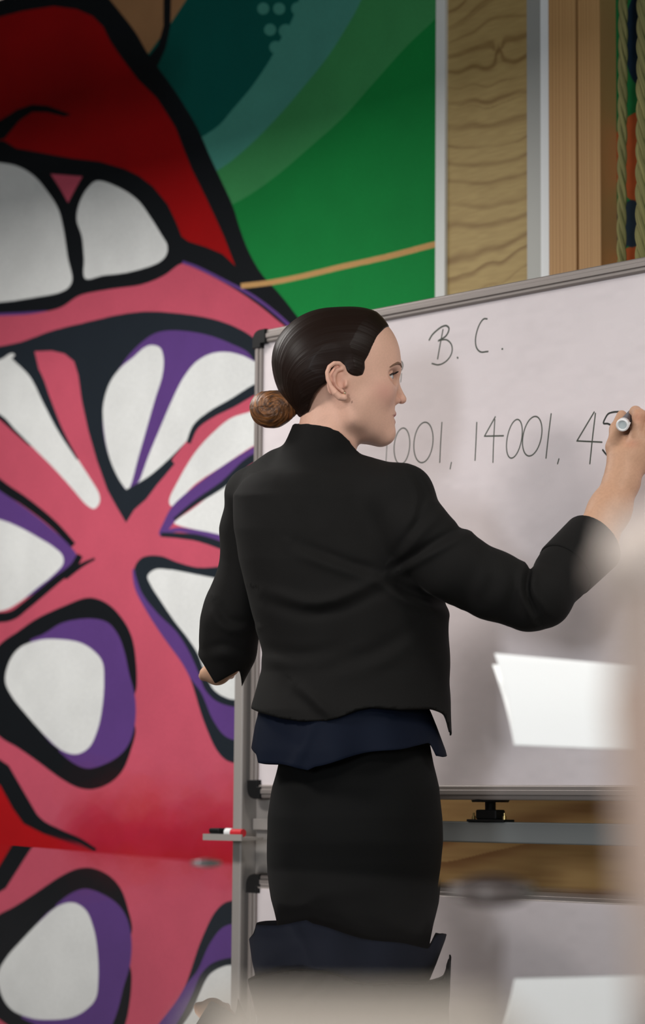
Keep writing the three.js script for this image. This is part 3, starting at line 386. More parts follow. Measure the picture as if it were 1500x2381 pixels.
//==PERSON==
// ---------------------------------------------------------------- the woman writing on the board
{
  const foot = U(800, 2600, 3.93); const pr = thing('person', 'woman with a low hair bun in a black jacket and skirt writing on the whiteboard', 'person', [foot.x, 0, foot.z]);
  const OFF = new THREE.Matrix4().makeTranslation(-foot.x, 0, -foot.z); const put = (g) => g.applyMatrix4(OFF);
  // ---- head frame: X towards the face, Y up, Z towards her right ear
  const PHI = 12 * Math.PI / 180, HD = 3.9, HS = F / HD, cP = Math.cos(PHI), sP = Math.sin(PHI);
  const HO = U(780, 890, HD);
  const toW = (X, Y, Z) => [HO.x + X * cP + Z * sP, HO.y + Y, HO.z - X * sP + Z * cP];
  const toL = (x, y, z) => { const a = x - HO.x, c = z - HO.z; return [a * cP - c * sP, y - HO.y, a * sP + c * cP]; };
  const V = (x, y, z) => new THREE.Vector3(x, y, z);
  const loc = (px, py, Z) => V(((px - 780) / HS - Z * sP) / cP, (890 - py) / HS, Z);
  const S = (p, A, B, a, b) => seg(p[0], p[1], p[2], A, B, a, b);
  const earRim = [[801, 884], [797, 872], [788, 865], [776, 866], [765, 875], [760, 889], [762, 905], [769, 921], [779, 935], [790, 945], [799, 946]].map(([x, y], i) => loc(x, y, 0.0745 + 0.011 * Math.sin(Math.min(1, i / 5) * 1.57)));
  const earIn = [[794, 878], [783, 881], [776, 893], [778, 908], [786, 922], [796, 930]].map(([x, y]) => loc(x, y, 0.0800));
  function headSkull(X, Y, Z) {
    let d = ell(X - 0.002, Y - 0.033, Z, 0.100, 0.084, 0.0745);
    d = smin(d, ell(X - 0.045, Y - 0.046, Z, 0.0575, 0.068, 0.063), 0.025);
    return d;
  }
  function headSkin(X, Y, Z0) {
    const Z = Math.abs(Z0); let d = headSkull(X, Y, Z0);
    d = smin(d, ell(X - 0.038, Y + 0.022, Z, 0.059, 0.076, 0.061), 0.03);            // face mass
    const p = [X, Y, Z];
    d = smin(d, ell(X - 0.058, Y + 0.016, Z - 0.040, 0.026, 0.022, 0.020), 0.022);    // cheekbone
    d = smin(d, S(p, V(0.078, -0.083, 0.008), V(0.020, -0.062, 0.046), 0.017, 0.016), 0.02);
    d = smin(d, S(p, V(0.020, -0.062, 0.046), V(0.004, -0.005, 0.058), 0.016, 0.016), 0.02);
    d = smin(d, S(p, V(0.066, -0.062, 0.012), V(0.030, -0.040, 0.044), 0.018, 0.020), 0.02);
    d = smin(d, ell(X - 0.079, Y + 0.081, Z, 0.021, 0.0175, 0.020), 0.014);           // chin
    d = smin(d, ell(X - 0.070, Y + 0.050, Z, 0.0265, 0.028, 0.027), 0.016);           // muzzle
    d = smin(d, S(p, V(0.090, 0.028, 0.006), V(0.078, 0.029, 0.036), 0.0125, 0.010), 0.016); // brow
    d = smax(d, -ell(X - 0.100, Y - 0.0070, Z - 0.041, 0.0265, 0.0130, 0.0225), 0.010);  // eye socket
    d = smin(d, S(p, V(0.0945, 0.014, 0), V(0.1105, -0.0200, 0), 0.0062, 0.0078), 0.008);  // nose
    d = smin(d, ell(X - 0.1122, Y + 0.0235, Z, 0.0078, 0.0066, 0.0082), 0.004);
    d = smin(d, ell(X - 0.099, Y + 0.027, Z - 0.0105, 0.0085, 0.0062, 0.0058), 0.006);
    d = smax(d, -ell(X - 0.104, Y + 0.0355, Z - 0.0065, 0.006, 0.003, 0.003), 0.003);
    // eyelids around the eyeball
    const EX = 0.0775, EY = 0.0070, EZ = 0.0335, r = Math.hypot(X - EX, Y - EY, Z - EZ);
    const az = Math.atan2(Z - EZ, X - EX); const lidU = 0.0072 - 0.003 * az * az, lidD = -0.0052 + 0.003 * az * az; const yy = Y - EY;
    let lid = Math.max(r - 0.0138, 0.0105 - r); lid = Math.max(lid, Math.min(lidU - yy, yy - lidD));
    d = smin(d, lid, 0.0035);
    // lips
    d = smin(d, S(p, V(0.0970, -0.0480, 0), V(0.0870, -0.0532, 0.021), 0.0062, 0.0030), 0.004);
    d = smin(d, S(p, V(0.0952, -0.0610, 0), V(0.0865, -0.0555, 0.020), 0.0064, 0.0030), 0.004);
    d = smax(d, -S(p, V(0.1035, -0.0547, 0), V(0.0865, -0.0540, 0.025), 0.0030, 0.0016), 0.003);
    // neck
    d = smin(d, S(p, V(-0.004, -0.045, 0), V(-0.026, -0.17, 0), 0.0500, 0.0500), 0.014);
    // ear (both sides)
    let e = 1e9; for (let i = 0; i + 1 < earRim.length; i++) e = Math.min(e, S(p, earRim[i], earRim[i + 1], i > 7 ? 0.0055 : 0.0036, i > 6 ? 0.0058 : 0.0036));
    for (let i = 0; i + 1 < earIn.length; i++) e = smin(e, S(p, earIn[i], earIn[i + 1], 0.0030, 0.0032), 0.003);
    const q = loc(781, 903, 0.0742); const ca = Math.cos(0.30), sa = Math.sin(0.30), ux = (X - q.x), uy = (Y - q.y); const rx = ux * ca - uy * sa, ry = ux * sa + uy * ca;
    e = smin(e, ell(rx, ry, Z - q.z - 0.18 * -ux, 0.0150, 0.0265, 0.0038), 0.004);
    const tr = loc(803, 911, 0.0755); e = smin(e, ell(X - tr.x, Y - tr.y, Z - tr.z, 0.0042, 0.0062, 0.0052), 0.005);
    const cc = loc(791, 906, 0.080); e = smax(e, -ell(X - cc.x, Y - cc.y, Z - cc.z, 0.0072, 0.0105, 0.0070), 0.004);
    return smin(d, e, 0.005);
  }
  const skinVar = noise2(77);
  const SK = [0.74, 0.435, 0.325];
  function faceColor(x, y, z) {
    const [X, Y, Z0] = toL(x, y, z), Z = Math.abs(Z0); let r = SK[0], g = SK[1], b = SK[2];
    const mixc = (c, t) => { t = Math.max(0, Math.min(1, t)); r += (c[0] - r) * t; g += (c[1] - g) * t; b += (c[2] - b) * t; };
    const v = 1 + 0.08 * (skinVar(X * 700, Y * 700 + Z * 300) - 0.5); r *= v; g *= v; b *= v;
    mixc([0.70, 0.345, 0.275], 0.65 * Math.exp(-(((X - 0.07) / 0.022) ** 2 + ((Y + 0.022) / 0.018) ** 2)));   // flushed cheek
    mixc([0.66, 0.34, 0.26], 0.5 * Math.exp(-(((X - 0.108) / 0.010) ** 2 + ((Y + 0.026) / 0.008) ** 2)));   // nose
    const q = loc(783, 905, 0.08); if (Z > 0.066) mixc([0.70, 0.36, 0.27], 0.6 * Math.exp(-(((X - q.x) / 0.02) ** 2 + ((Y - q.y) / 0.03) ** 2)));
    const lip = Math.min(S([X, Y, Z], V(0.0955, -0.0490, 0), V(0.0855, -0.0537, 0.021), 0.0042, 0.0018), S([X, Y, Z], V(0.0945, -0.0600, 0), V(0.0850, -0.0550, 0.020), 0.0048, 0.0022));
    if (X > 0.08) mixc([0.46, 0.125, 0.12], (0.0052 - lip) / 0.002);
    const m = loc(812, 951, 0.05); if (Math.hypot(X - m.x, Y - m.y) < 0.0017 && Z0 > 0) mixc([0.2, 0.08, 0.05], 0.8);
    return [r, g, b];
  }
  const skinMat = new THREE.MeshPhysicalMaterial({ vertexColors: true, roughness: 0.5, specularIntensity: 0.45, sheen: 0.15, sheenColor: lin(0.9, 0.6, 0.5) });
  const bodyGeos = [];
  const hl = toW(0, 0, 0);
  bodyGeos.push(netMesh((x, y, z) => { const l = toL(x, y, z); return Math.max(headSkin(l[0], l[1], l[2]), -0.150 - l[1]); }, [hl[0] - 0.115, hl[1] - 0.155, hl[2] - 0.115], [hl[0] + 0.135, hl[1] + 0.13, hl[2] + 0.115], 0.0019, faceColor));
  // ---- right forearm and hand
  const HC = [0.52, 0.300, 0.195];
  const arm = chain([[1300, 1345, 3.83, 0.034], [1378, 1262, 3.868, 0.0355], [1418, 1185, 3.893, 0.0318], [1448, 1118, 3.91, 0.0270]]);
  const seg2 = (a, ra, b, rb) => { const A = U(...a), B = U(...b); return (x, y, z) => seg(x, y, z, A, B, ra, rb); };
  const palm = [seg2([1445, 1118, 3.91], 0.0275, [1453, 1070, 3.915], 0.0225), seg2([1452, 1078, 3.915], 0.0205, [1479, 1024, 3.905], 0.0130), seg2([1458, 1078, 3.915], 0.0200, [1503, 1030, 3.905], 0.0130), seg2([1462, 1082, 3.918], 0.0195, [1526, 1040, 3.91], 0.0125), seg2([1462, 1090, 3.92], 0.0190, [1546, 1056, 3.918], 0.0115), seg2([1440, 1085, 3.915], 0.0185, [1429, 1040, 3.922], 0.0130), seg2([1433, 1040, 3.925], 0.0110, [1476, 1020, 3.925], 0.0110), seg2([1436, 1015, 3.945], 0.010, [1478, 1000, 3.945], 0.010)];
  const fingers = [
    [[1479, 1024, 3.905, 0.0112], [1486, 966, 3.905, 0.0105], [1478, 958, 3.93, 0.0092], [1468, 975, 3.950, 0.0082]],
    [[1503, 1030, 3.905, 0.0112], [1516, 968, 3.907, 0.0103], [1508, 966, 3.935, 0.0092], [1492, 990, 3.955, 0.0084]],
    [[1526, 1040, 3.91, 0.0108], [1542, 982, 3.915, 0.0098], [1532, 984, 3.940, 0.0090], [1512, 1008, 3.955, 0.0082]],
    [[1546, 1056, 3.918, 0.0098], [1560, 1008, 3.923, 0.0088], [1552, 1012, 3.945, 0.0080], [1536, 1030, 3.955, 0.0074]],
    [[1429, 1040, 3.922, 0.0128], [1434, 998, 3.935, 0.0112], [1446, 966, 3.952, 0.0088]]];
  const fs = fingers.map(chain);
  const knuckle = U(1479, 1022, 3.897), dent = U(1466, 1036, 3.893);
  const handSdf = (x, y, z) => { let d = arm(x, y, z, 0.02); let p = palm[0](x, y, z); for (let i = 1; i < palm.length; i++) p = smin(p, palm[i](x, y, z), 0.012); d = smin(d, p, 0.016);
    let f = 1e9; fs.forEach((c, i) => { f = smin(f, c(x, y, z, 0.006), i === 4 ? 0.001 : 0.0025); }); d = smin(d, f, 0.008); return d; };
  const nail = [U(1444, 966, 3.943), U(1430, 1000, 3.9)];
  const handColor = (x, y, z) => { const [px, py] = toPx(x, y, z); const v = 1 + 0.12 * (skinVar(x * 500, y * 500) - 0.5); let c = [HC[0] * v, HC[1] * v, HC[2] * v];
    const k = Math.exp(-(((px - 1484) / 14) ** 2 + ((py - 970) / 16) ** 2)) + Math.exp(-(((px - 1470) / 16) ** 2 + ((py - 1032) / 10) ** 2)); c = [c[0], c[1] * (1 - 0.14 * k), c[2] * (1 - 0.16 * k)]; return c; };
  { const a = U(1290, 1360, 3.98), b = U(1580, 940, 3.80); bodyGeos.push(netMesh(handSdf, [a.x - 0.03, a.y - 0.03, a.z - 0.02], [b.x + 0.01, b.y + 0.02, b.z], 0.0024, handColor)); }
  // ---- left hand (mostly hidden by the sleeve)
  const lh = [[[530, 1545, 4.10, 0.022], [505, 1562, 4.13, 0.0185], [492, 1564, 4.16, 0.015]], [[494, 1558, 4.12, 0.011], [479, 1566, 4.125, 0.0098], [473, 1572, 4.14, 0.0085]], [[500, 1566, 4.16, 0.009], [505, 1572, 4.19, 0.008], [512, 1568, 4.21, 0.0072]], [[510, 1564, 4.16, 0.009], [519, 1570, 4.19, 0.008], [526, 1566, 4.21, 0.0072]], [[518, 1560, 4.16, 0.009], [529, 1568, 4.19, 0.008], [537, 1570, 4.21, 0.0070]], [[525, 1552, 4.16, 0.0085], [537, 1558, 4.18, 0.0074], [542, 1558, 4.20, 0.0066]]].map(chain);
  { const a = U(430, 1620, 4.26), b = U(600, 1500, 4.02); bodyGeos.push(netMesh((x, y, z) => { let d = lh[0](x, y, z); for (let i = 1; i < 6; i++) d = smin(d, lh[i](x, y, z, 0.006), 0.006); return d; }, [a.x, a.y, a.z], [b.x, b.y, b.z], 0.003, () => HC)); }
  // ---- torso, upper arms and legs under the clothes
  const core = chain([[750, 1075, 3.92, 0.040], [765, 1150, 3.92, 0.070], [790, 1300, 3.92, 0.10], [810, 1500, 3.92, 0.095], [825, 1750, 3.92, 0.095], [826, 1900, 3.92, 0.095]]);
  const FW = V(Math.cos(0.85), 0, -Math.sin(0.85)), RW = V(Math.sin(0.85), 0, Math.cos(0.85)); // her forward, her right
  const hipC = U(826, 1900, 3.92); const legs = [-1, 1].map(s => { const hip = hipC.clone().addScaledVector(RW, s * 0.05), knee = V(hipC.x + RW.x * s * 0.045, 0.49, hipC.z + RW.z * s * 0.045), ank = V(hipC.x + RW.x * s * 0.06 - FW.x * 0.03, 0.10, hipC.z + RW.z * s * 0.06 - FW.z * 0.03); const toe = ank.clone().addScaledVector(FW, 0.13).setY(0.035);
    return { ank, toe, f: (x, y, z) => Math.min(smin(seg(x, y, z, hip, knee, 0.066, 0.050), seg(x, y, z, knee.clone().addScaledVector(FW, -0.012), ank, 0.052, 0.031), 0.03), seg(x, y, z, ank, toe, 0.031, 0.026)) }; });
  bodyGeos.push(netMesh((x, y, z) => { let d = core(x, y, z, 0.05); for (const l of legs) d = smin(d, l.f(x, y, z), 0.03); return d; }, [hipC.x - 0.35, 0.0, hipC.z - 0.32], [hipC.x + 0.35, 1.46, hipC.z + 0.32], 0.012, () => SK));
  const body = part(pr, 'body', put(mergeGeometries(bodyGeos)), skinMat, 'fair skin of face, neck and writing hand');
  body.geometry.computeBoundingSphere();
  // shoes
  const shoeMat = std({ color: lin(0.012, 0.012, 0.012), roughness: 0.35 });
  for (const l of legs) part(pr, 'shoe', put(netMesh((x, y, z) => { const h = l.ank.clone().setY(0.035).addScaledVector(FW, -0.03), t = l.toe.clone().setY(0.028).addScaledVector(FW, 0.02); let d = seg(x, y, z, h, t, 0.036, 0.030); d = Math.max(d, 0.001 - y); d = Math.max(d, y - 0.075); return d; }, [l.ank.x - 0.22, -0.01, l.ank.z - 0.22], [l.ank.x + 0.22, 0.1, l.ank.z + 0.22], 0.006)), shoeMat, 'black flat shoe');
  // ---- eyes, brows, lashes, earring
  const hw = (X, Y, Z) => V(...toW(X, Y, Z));
  const eyeWhite = std({ color: lin(0.62, 0.60, 0.58), roughness: 0.15 }), iris = std({ color: lin(0.10, 0.14, 0.17), roughness: 0.15 }), pupil = std({ color: lin(0.005, 0.005, 0.005), roughness: 0.1 }), browMat = std({ color: lin(0.20, 0.105, 0.065), roughness: 0.8 }), lashMat = std({ color: lin(0.015, 0.010, 0.008), roughness: 0.7 });
  for (const s of [1, -1]) {
    const c = hw(0.0775, 0.0070, 0.0335 * s), look = V(cP, -0.10, -sP * 0.2).normalize(); const e = part(pr, 'eye', put(new THREE.SphereGeometry(0.0118, 32, 24).translate(c.x, c.y, c.z)), eyeWhite);
    const qd = new THREE.Quaternion().setFromUnitVectors(V(0, 1, 0), look); const capG = (r, a) => new THREE.SphereGeometry(r, 28, 10, 0, 6.2832, 0, a).applyQuaternion(qd).translate(c.x, c.y, c.z);
    part(e, 'iris', put(capG(0.01195, 0.50)), iris, 'grey-blue iris'); part(e, 'pupil', put(capG(0.01202, 0.2)), pupil);
    const tube = (pts, r0, taper) => { const cv = new THREE.CatmullRomCurve3(pts); const g = new THREE.TubeGeometry(cv, 40, r0, 6); const p = g.attributes.position; for (let i = 0; i < p.count; i++) { const k = Math.floor(i / 7) / 40, q = cv.getPointAt(Math.min(1, k)); const w = taper(k); p.setXYZ(i, q.x + (p.getX(i) - q.x) * w, q.y + (p.getY(i) - q.y) * w, q.z + (p.getZ(i) - q.z) * w); } return g; };
    // project points onto the face surface along the outward direction
    const onFace = (X, Y, Z, off) => { let dx = 0.75, dz = 0.66 * s, t = -0.04; const X0 = X, Z0 = Z * s; for (t = 0.05; t > -0.05; t -= 0.0004) if (headSkin(X0 + dx * t, Y, Z0 + dz * t) < off) break; return hw(X0 + dx * t, Y, Z0 + dz * t); };
    const bp = [[0.095, 0.0275, 0.010], [0.089, 0.0300, 0.022], [0.081, 0.0290, 0.033], [0.072, 0.0245, 0.041], [0.064, 0.0195, 0.0450]].map(([X, Y, Z]) => onFace(X, Y, Z, 0.0002));
    part(pr, 'eyebrow', put(tube(bp, 0.0019, k => 0.35 + 0.9 * Math.sin(Math.PI * Math.min(1, 0.12 + k * 0.85)))), browMat, 'brown eyebrow');
    const lp = [-0.75, -0.4, 0, 0.4, 0.75, 1.05, 1.3].map(a => { const yy = 0.0072 - 0.003 * a * a, r = 0.0142; return hw(0.0775 + Math.cos(a) * r * 0.97, 0.0070 + yy - 0.0004, (0.0335 + Math.sin(a) * r * 0.97) * s); });
    const lash = part(pr, 'eyelashes', put(mergeGeometries([tube(lp, 0.0011, () => 1), ...Array.from({ length: 16 }, (_, i) => { const a = -0.75 + i * 0.11, yy = 0.0072 - 0.003 * a * a; const q = (r, up) => hw(0.0775 + Math.cos(a) * r, 0.0070 + yy + up, (0.0335 + Math.sin(a) * r) * s); return new THREE.TubeGeometry(new THREE.CatmullRomCurve3([q(0.0138, -0.0004), q(0.0175, 0.0002), q(0.0205, 0.0024)]), 5, 0.00032, 4); })])), lashMat);
  }
  { const q = loc(801, 936, 0.0885); const c = hw(q.x, q.y, q.z); part(pr, 'earring', put(new THREE.SphereGeometry(0.0021, 16, 12).translate(c.x, c.y, c.z)), std({ color: lin(0.85, 0.75, 0.55), roughness: 0.15, metalness: 1 }), 'tiny gold stud earring'); }
  // ---- hair
  const hairPoly = poly2([[909, 755], [893, 772], [878, 792], [868, 815], [858, 838], [848, 856], [848, 872], [843, 887], [830, 892], [818, 891], [806, 884], [797, 868], [778, 868], [766, 885], [763, 905], [745, 918], [732, 932], [724, 950], [719, 968], [700, 976], [684, 962], [640, 930], [590, 860], [590, 660], [950, 660], [930, 735]]);
  const strand = noise2(123);
  function hairSdf(x, y, z) {
    const [X, Y, Z] = toL(x, y, z); const sx = 780 + (X * cP + Math.abs(Z) * sP) * HS, sy = 890 - Y * HS; const pd = hairPoly(sx, sy) / HS;
    const th = 0.0008 + 0.0072 * Math.min(1, Math.max(0, -pd) / 0.034); const Zc = Math.abs(Z);
    let d = headSkull(X, Y, Z); d = smin(d, ell(X + 0.002, Y + 0.005, Z, 0.080, 0.060, 0.066), 0.03); d = smin(d, ell(X - 0.038, Y + 0.022, Zc, 0.059, 0.076, 0.061), 0.03); d = smin(d, seg(X, Y, Z, V(-0.004, -0.045, 0), V(-0.026, -0.17, 0), 0.0500, 0.0500), 0.014);
    d = smin(d, seg(X, Y, Zc, V(0.020, -0.062, 0.046), V(0.004, -0.005, 0.058), 0.016, 0.016), 0.02);
    const a = Math.atan2(Z, Y + 0.06); const gv = (strand(a * 42 + 50, X * 9 + 20) - 0.5) * 0.0005 + (strand(a * 14 + 80, X * 5 + 20) - 0.5) * 0.0007;
    return smax(d - th - gv, pd, 0.004);
  }
  const hairTex = dataTex(512, 64, (x, y) => { const v = 95 + 110 * nC(x / 1.3, y / 30) + 45 * nB(x / 5, y / 50); return [v, v, v]; });
  const hairMat = new THREE.MeshPhysicalMaterial({ color: lin(0.015, 0.008, 0.006), roughness: 0.42, bumpMap: hairTex, bumpScale: 0.0005, specularIntensity: 0.26, sheen: 0.05, sheenColor: lin(0.4, 0.25, 0.18), sheenRoughness: 0.4 });
  const hair = part(pr, 'hair', put(netMesh(hairSdf, [hl[0] - 0.135, hl[1] - 0.09, hl[2] - 0.115], [hl[0] + 0.13, hl[1] + 0.15, hl[2] + 0.115], 0.0024, null, (x, y, z) => { const l = toL(x, y, z); return [Math.atan2(l[2], l[1] + 0.06) / 6.2832 * 2, l[0] * 1.2]; })), hairMat, 'dark brown hair combed back smooth');
  { // bun: a coiled twist
    const bc = U(632, 951, 3.905); const tone = noise2(9);
    const coil = []; for (let i = 0; i <= 60; i++) { const t = i / 60, a = 2.2 + t * 9.2, r = 0.0215 * (1 - 0.62 * t); coil.push(V(bc.x + Math.cos(a) * r * 1.12, bc.y + Math.sin(a) * r * 0.98, bc.z - 0.008 + 0.024 * t)); }
    const sd = (x, y, z) => { let d = ell(x - bc.x, y - bc.y, z - bc.z + 0.004, 0.0345, 0.0312, 0.030); for (let i = 0; i < 60; i += 2) d = smin(d, seg(x, y, z, coil[i], coil[i + 2], 0.0125 - i / 60 * 0.004, 0.0125 - (i + 2) / 60 * 0.004), 0.005);
      d = smin(d, seg(x, y, z, V(bc.x + 0.02, bc.y + 0.006, bc.z), V(bc.x + 0.045, bc.y + 0.016, bc.z - 0.004), 0.022, 0.02), 0.012);
      const a = Math.atan2(y - bc.y, x - bc.x), r = Math.hypot(x - bc.x, y - bc.y); return d + (tone(r * 900 + a * 3 + 60, a * 2 + 30) - 0.5) * 0.0018; };
    part(hair, 'bun', put(netMesh(sd, [bc.x - 0.055, bc.y - 0.05, bc.z - 0.055], [bc.x + 0.075, bc.y + 0.055, bc.z + 0.055], 0.0021, (x, y, z) => { const a = Math.atan2(y - bc.y, x - bc.x), r = Math.hypot(x - bc.x, y - bc.y); const t = Math.pow(tone(r * 620 + a * 5 + 60, a * 2.5 + 30), 1.6); return [0.045 + 0.34 * t, 0.018 + 0.13 * t, 0.008 + 0.035 * t]; }, (x, y, z) => { const a = Math.atan2(y - bc.y, x - bc.x), r = Math.hypot(x - bc.x, y - bc.y); return [r * 18 + a * 0.12, a / 6]; })), new THREE.MeshPhysicalMaterial({ vertexColors: true, roughness: 0.4, bumpMap: hairTex, bumpScale: 0.0006 }), 'coiled auburn bun');
  }
  // ---- jacket
  const JD = 3.90; // depth of the torso axis
  const torso = [[1040, 700, 810, 0.055], [1075, 640, 880, 0.075], [1100, 575, 950, 0.088], [1150, 540, 985, 0.102], [1230, 543, 1000, 0.112], [1300, 556, 1015, 0.118], [1400, 580, 1040, 0.118], [1480, 600, 1045, 0.114], [1520, 609, 1046, 0.113], [1560, 607, 1047, 0.114], [1610, 594, 1048, 0.120], [1650, 583, 1048, 0.126], [1720, 577, 1052, 0.130]];
  const hem = [[570, 1645], [583, 1648], [605, 1657], [650, 1670], [700, 1678], [760, 1677], [800, 1665], [830, 1652], [860, 1646], [930, 1651], [1000, 1649], [1022, 1656], [1034, 1664], [1040, 1690], [1046, 1712], [1060, 1714]];
  const collarTop = [[660, 984], [684, 984], [720, 985], [760, 991], [790, 1003], [812, 1023], [826, 1045], [838, 1070], [860, 1085]];
  const rSleeve = chain([[922, 1166, 3.83, 0.0565], [968, 1238, 3.805, 0.0535], [1060, 1321, 3.79, 0.0555], [1150, 1362, 3.785, 0.0520], [1228, 1394, 3.785, 0.0475], [1262, 1390, 3.79, 0.0440], [1310, 1330, 3.825, 0.0440], [1352, 1288, 3.853, 0.0450]]);
  const lSleeve = chain([[590, 1160, 3.99, 0.047], [572, 1230, 4.005, 0.037], [572, 1310, 4.01, 0.037], [552, 1390, 4.02, 0.0415], [534, 1450, 4.025, 0.0435], [530, 1510, 4.04, 0.0405], [518, 1555, 4.055, 0.0335], [512, 1600, 4.07, 0.030]]);
  const shoulders = chain([[588, 1146, 3.99, 0.045], [660, 1112, 3.95, 0.045], [757, 1100, 3.92, 0.050], [860, 1138, 3.87, 0.044], [940, 1150, 3.83, 0.045]]);
  const creases = [[[690, 1262, 790, 1300, 905, 1338], 0.0030, 13], [[615, 1372, 740, 1402, 905, 1338], -0.0034, 15], [[905, 1325, 1000, 1268, 1098, 1212], 0.0034, 11], [[915, 1290, 960, 1230, 1010, 1180], 0.0022, 12], [[890, 1338, 960, 1380, 1050, 1408], 0.0040, 12], [[1236, 1306, 1226, 1370, 1250, 1440], 0.0050, 9], [[1250, 1312, 1240, 1370, 1270, 1420], -0.0024, 9], [[1110, 1260, 1150, 1330, 1130, 1400], 0.0016, 16], [[690, 1590, 740, 1635, 780, 1675], -0.003, 13], [[760, 1545, 860, 1520, 960, 1460], 0.0016, 18], [[640, 1100, 700, 1160, 740, 1240], 0.0014, 22], [[960, 1092, 985, 1150, 960, 1240], 0.0018, 9], [[505, 1400, 530, 1440, 580, 1450], 0.0022, 12], [[478, 1510, 520, 1500, 570, 1520], 0.0018, 12], [[1160, 1300, 1200, 1350, 1190, 1430], 0.0018, 14], [[600, 1500, 700, 1520, 800, 1500], 0.0012, 16]];
  const cs = creases.map(([c, A, s]) => ({ pts: spline([[c[0], c[1]], [c[2], c[3]], [c[4], c[5]]], false, 8), A, s }));
  function crease(px, py) { let t = 0; for (const { pts, A, s } of cs) { if (px < pts[0].x - 60 && px < pts[8].x - 60) continue; let bd = 1e9, sg = 1, tt = 0; for (let i = 0; i < 8; i++) { const a = pts[i], b = pts[i + 1], ex = b.x - a.x, ey = b.y - a.y, wx0 = px - a.x, wy0 = py - a.y; const k = Math.max(0, Math.min(1, (wx0 * ex + wy0 * ey) / (ex * ex + ey * ey))); const d = Math.hypot(wx0 - ex * k, wy0 - ey * k); if (d < bd) { bd = d; sg = Math.sign(ex * wy0 - ey * wx0); tt = (i + k) / 8; } }
    if (bd > 4 * s) continue; const fade = Math.pow(Math.sin(Math.PI * Math.min(0.97, Math.max(0.03, tt))), 0.6), e1 = Math.exp(-((bd / s) ** 2)), q = sg * bd / s - 1.7; t += 1.7 * A * fade * (e1 - 0.8 * Math.exp(-q * q)); } return t; }
  const Zc = -JD;
  const cloth = noise2(31);
  function jacketSolid(x, y, z) {
    const [px, py] = toPx(x, y, z); const D = -z, L = lerpTab(torso, py, 1), R = lerpTab(torso, py, 2), b = lerpTab(torso, py, 3); const m = JD / F, a = (R - L) / 2 * m;
    const lx = (px - (L + R) / 2) * m, lz = z - Zc; const k0 = Math.pow(Math.pow(Math.abs(lx / a), 2.3) + Math.pow(Math.abs(lz / b), 2.3), 1 / 2.3); let d = (k0 - 1) * Math.min(a, b) * 0.95; d = smax(d, (1085 - py) * m, 0.03);
    d = smin(d, shoulders(x, y, z, 0.025), 0.03);
    // stand collar
    const ca = 0.064, nx = (px - 752 + 0.18 * (py - 1040)) * m * (1 - 0.0025 * (Math.min(py, 1080) - 1040)), nz = z + 3.90; const kc = Math.hypot(nx / ca, nz / 0.067); let cdist = (kc - 1) * 0.058; cdist = Math.max(cdist, (lerpTab(collarTop, px, 1) - py) * m, (py - 1120) * m); d = smin(d, cdist, 0.022);
    d = smax(d, -Math.max((kc - 1) * 0.058 + 0.0095, (py - 1100) * m), 0.003);
    let arms = smin(rSleeve(x, y, z, 0.016), 9, 0.01); d = smin(d, arms, 0.022); d = smin(d, lSleeve(x, y, z, 0.03), 0.012);
    d += crease(px, py) + (cloth(x * 26 + 9, y * 26 + z * 15) - 0.5) * 0.0022;
    return d;
  }
  function jacketSdf(x, y, z) {
    const [px, py] = toPx(x, y, z), m = JD / F; let d = jacketSolid(x, y, z);
    if (px > 570) d = smax(d, (py - lerpTab(hem, px, 1)) * m, 0.002);
    if (px < 560 && py > 1480) { // slanted end of the left sleeve
      const e = ((px - 478) * 0.42 + (1588 - py) ) ; const ln = py - (px < 500 ? 1553 + (px - 478) * 1.65 : 1590 - (px - 500) * 0.56); d = smax(d, ln * m, 0.003); }
    return d;
  }
  const weave = dataTex(256, 256, (x, y) => { const v = 128 + 60 * (((x + y) >> 1) & 1 ? 1 : -1) * 0.5 + 50 * (nC(x / 1.5, y / 1.5) - 0.5); return [v, v, v]; }); weave.repeat.set(9, 9);
  const jacketMat = new THREE.MeshPhysicalMaterial({ color: lin(0.0068, 0.0062, 0.0058), roughness: 0.85, sheen: 0.06, sheenColor: lin(0.5, 0.47, 0.44), sheenRoughness: 0.5, bumpMap: weave, bumpScale: 0.0003, specularIntensity: 0.35 });
  { const a = U(450, 1730, 4.13), b = U(1420, 930, 3.72); part(pr, 'jacket', put(netMesh(jacketSdf, [a.x, a.y, a.z], [b.x, b.y, b.z], 0.0044)), jacketMat, 'cropped black jacket with stand collar'); }
  { // turned-back cuff
    const A = U(1312, 1327, 3.827), B = U(1381, 1260, 3.872), ax = B.clone().sub(A), len = ax.length(); ax.normalize();
    const sd = (x, y, z) => { const t = (x - A.x) * ax.x + (y - A.y) * ax.y + (z - A.z) * ax.z; const r = Math.hypot(x - A.x - ax.x * t, y - A.y - ax.y * t, z - A.z - ax.z * t); const R = 0.0500 + 0.0025 * t / len; let d = Math.max(r - R, R - 0.007 - r); d = smax(d, Math.abs(t - len / 2) - len / 2, 0.004); return d; };
    const lo = A.clone().min(B).subScalar(0.065), hi = A.clone().max(B).addScalar(0.065); part(pr, 'cuff', put(netMesh(sd, lo.toArray(), hi.toArray(), 0.0028)), jacketMat, 'turned-back jacket cuff');
  }
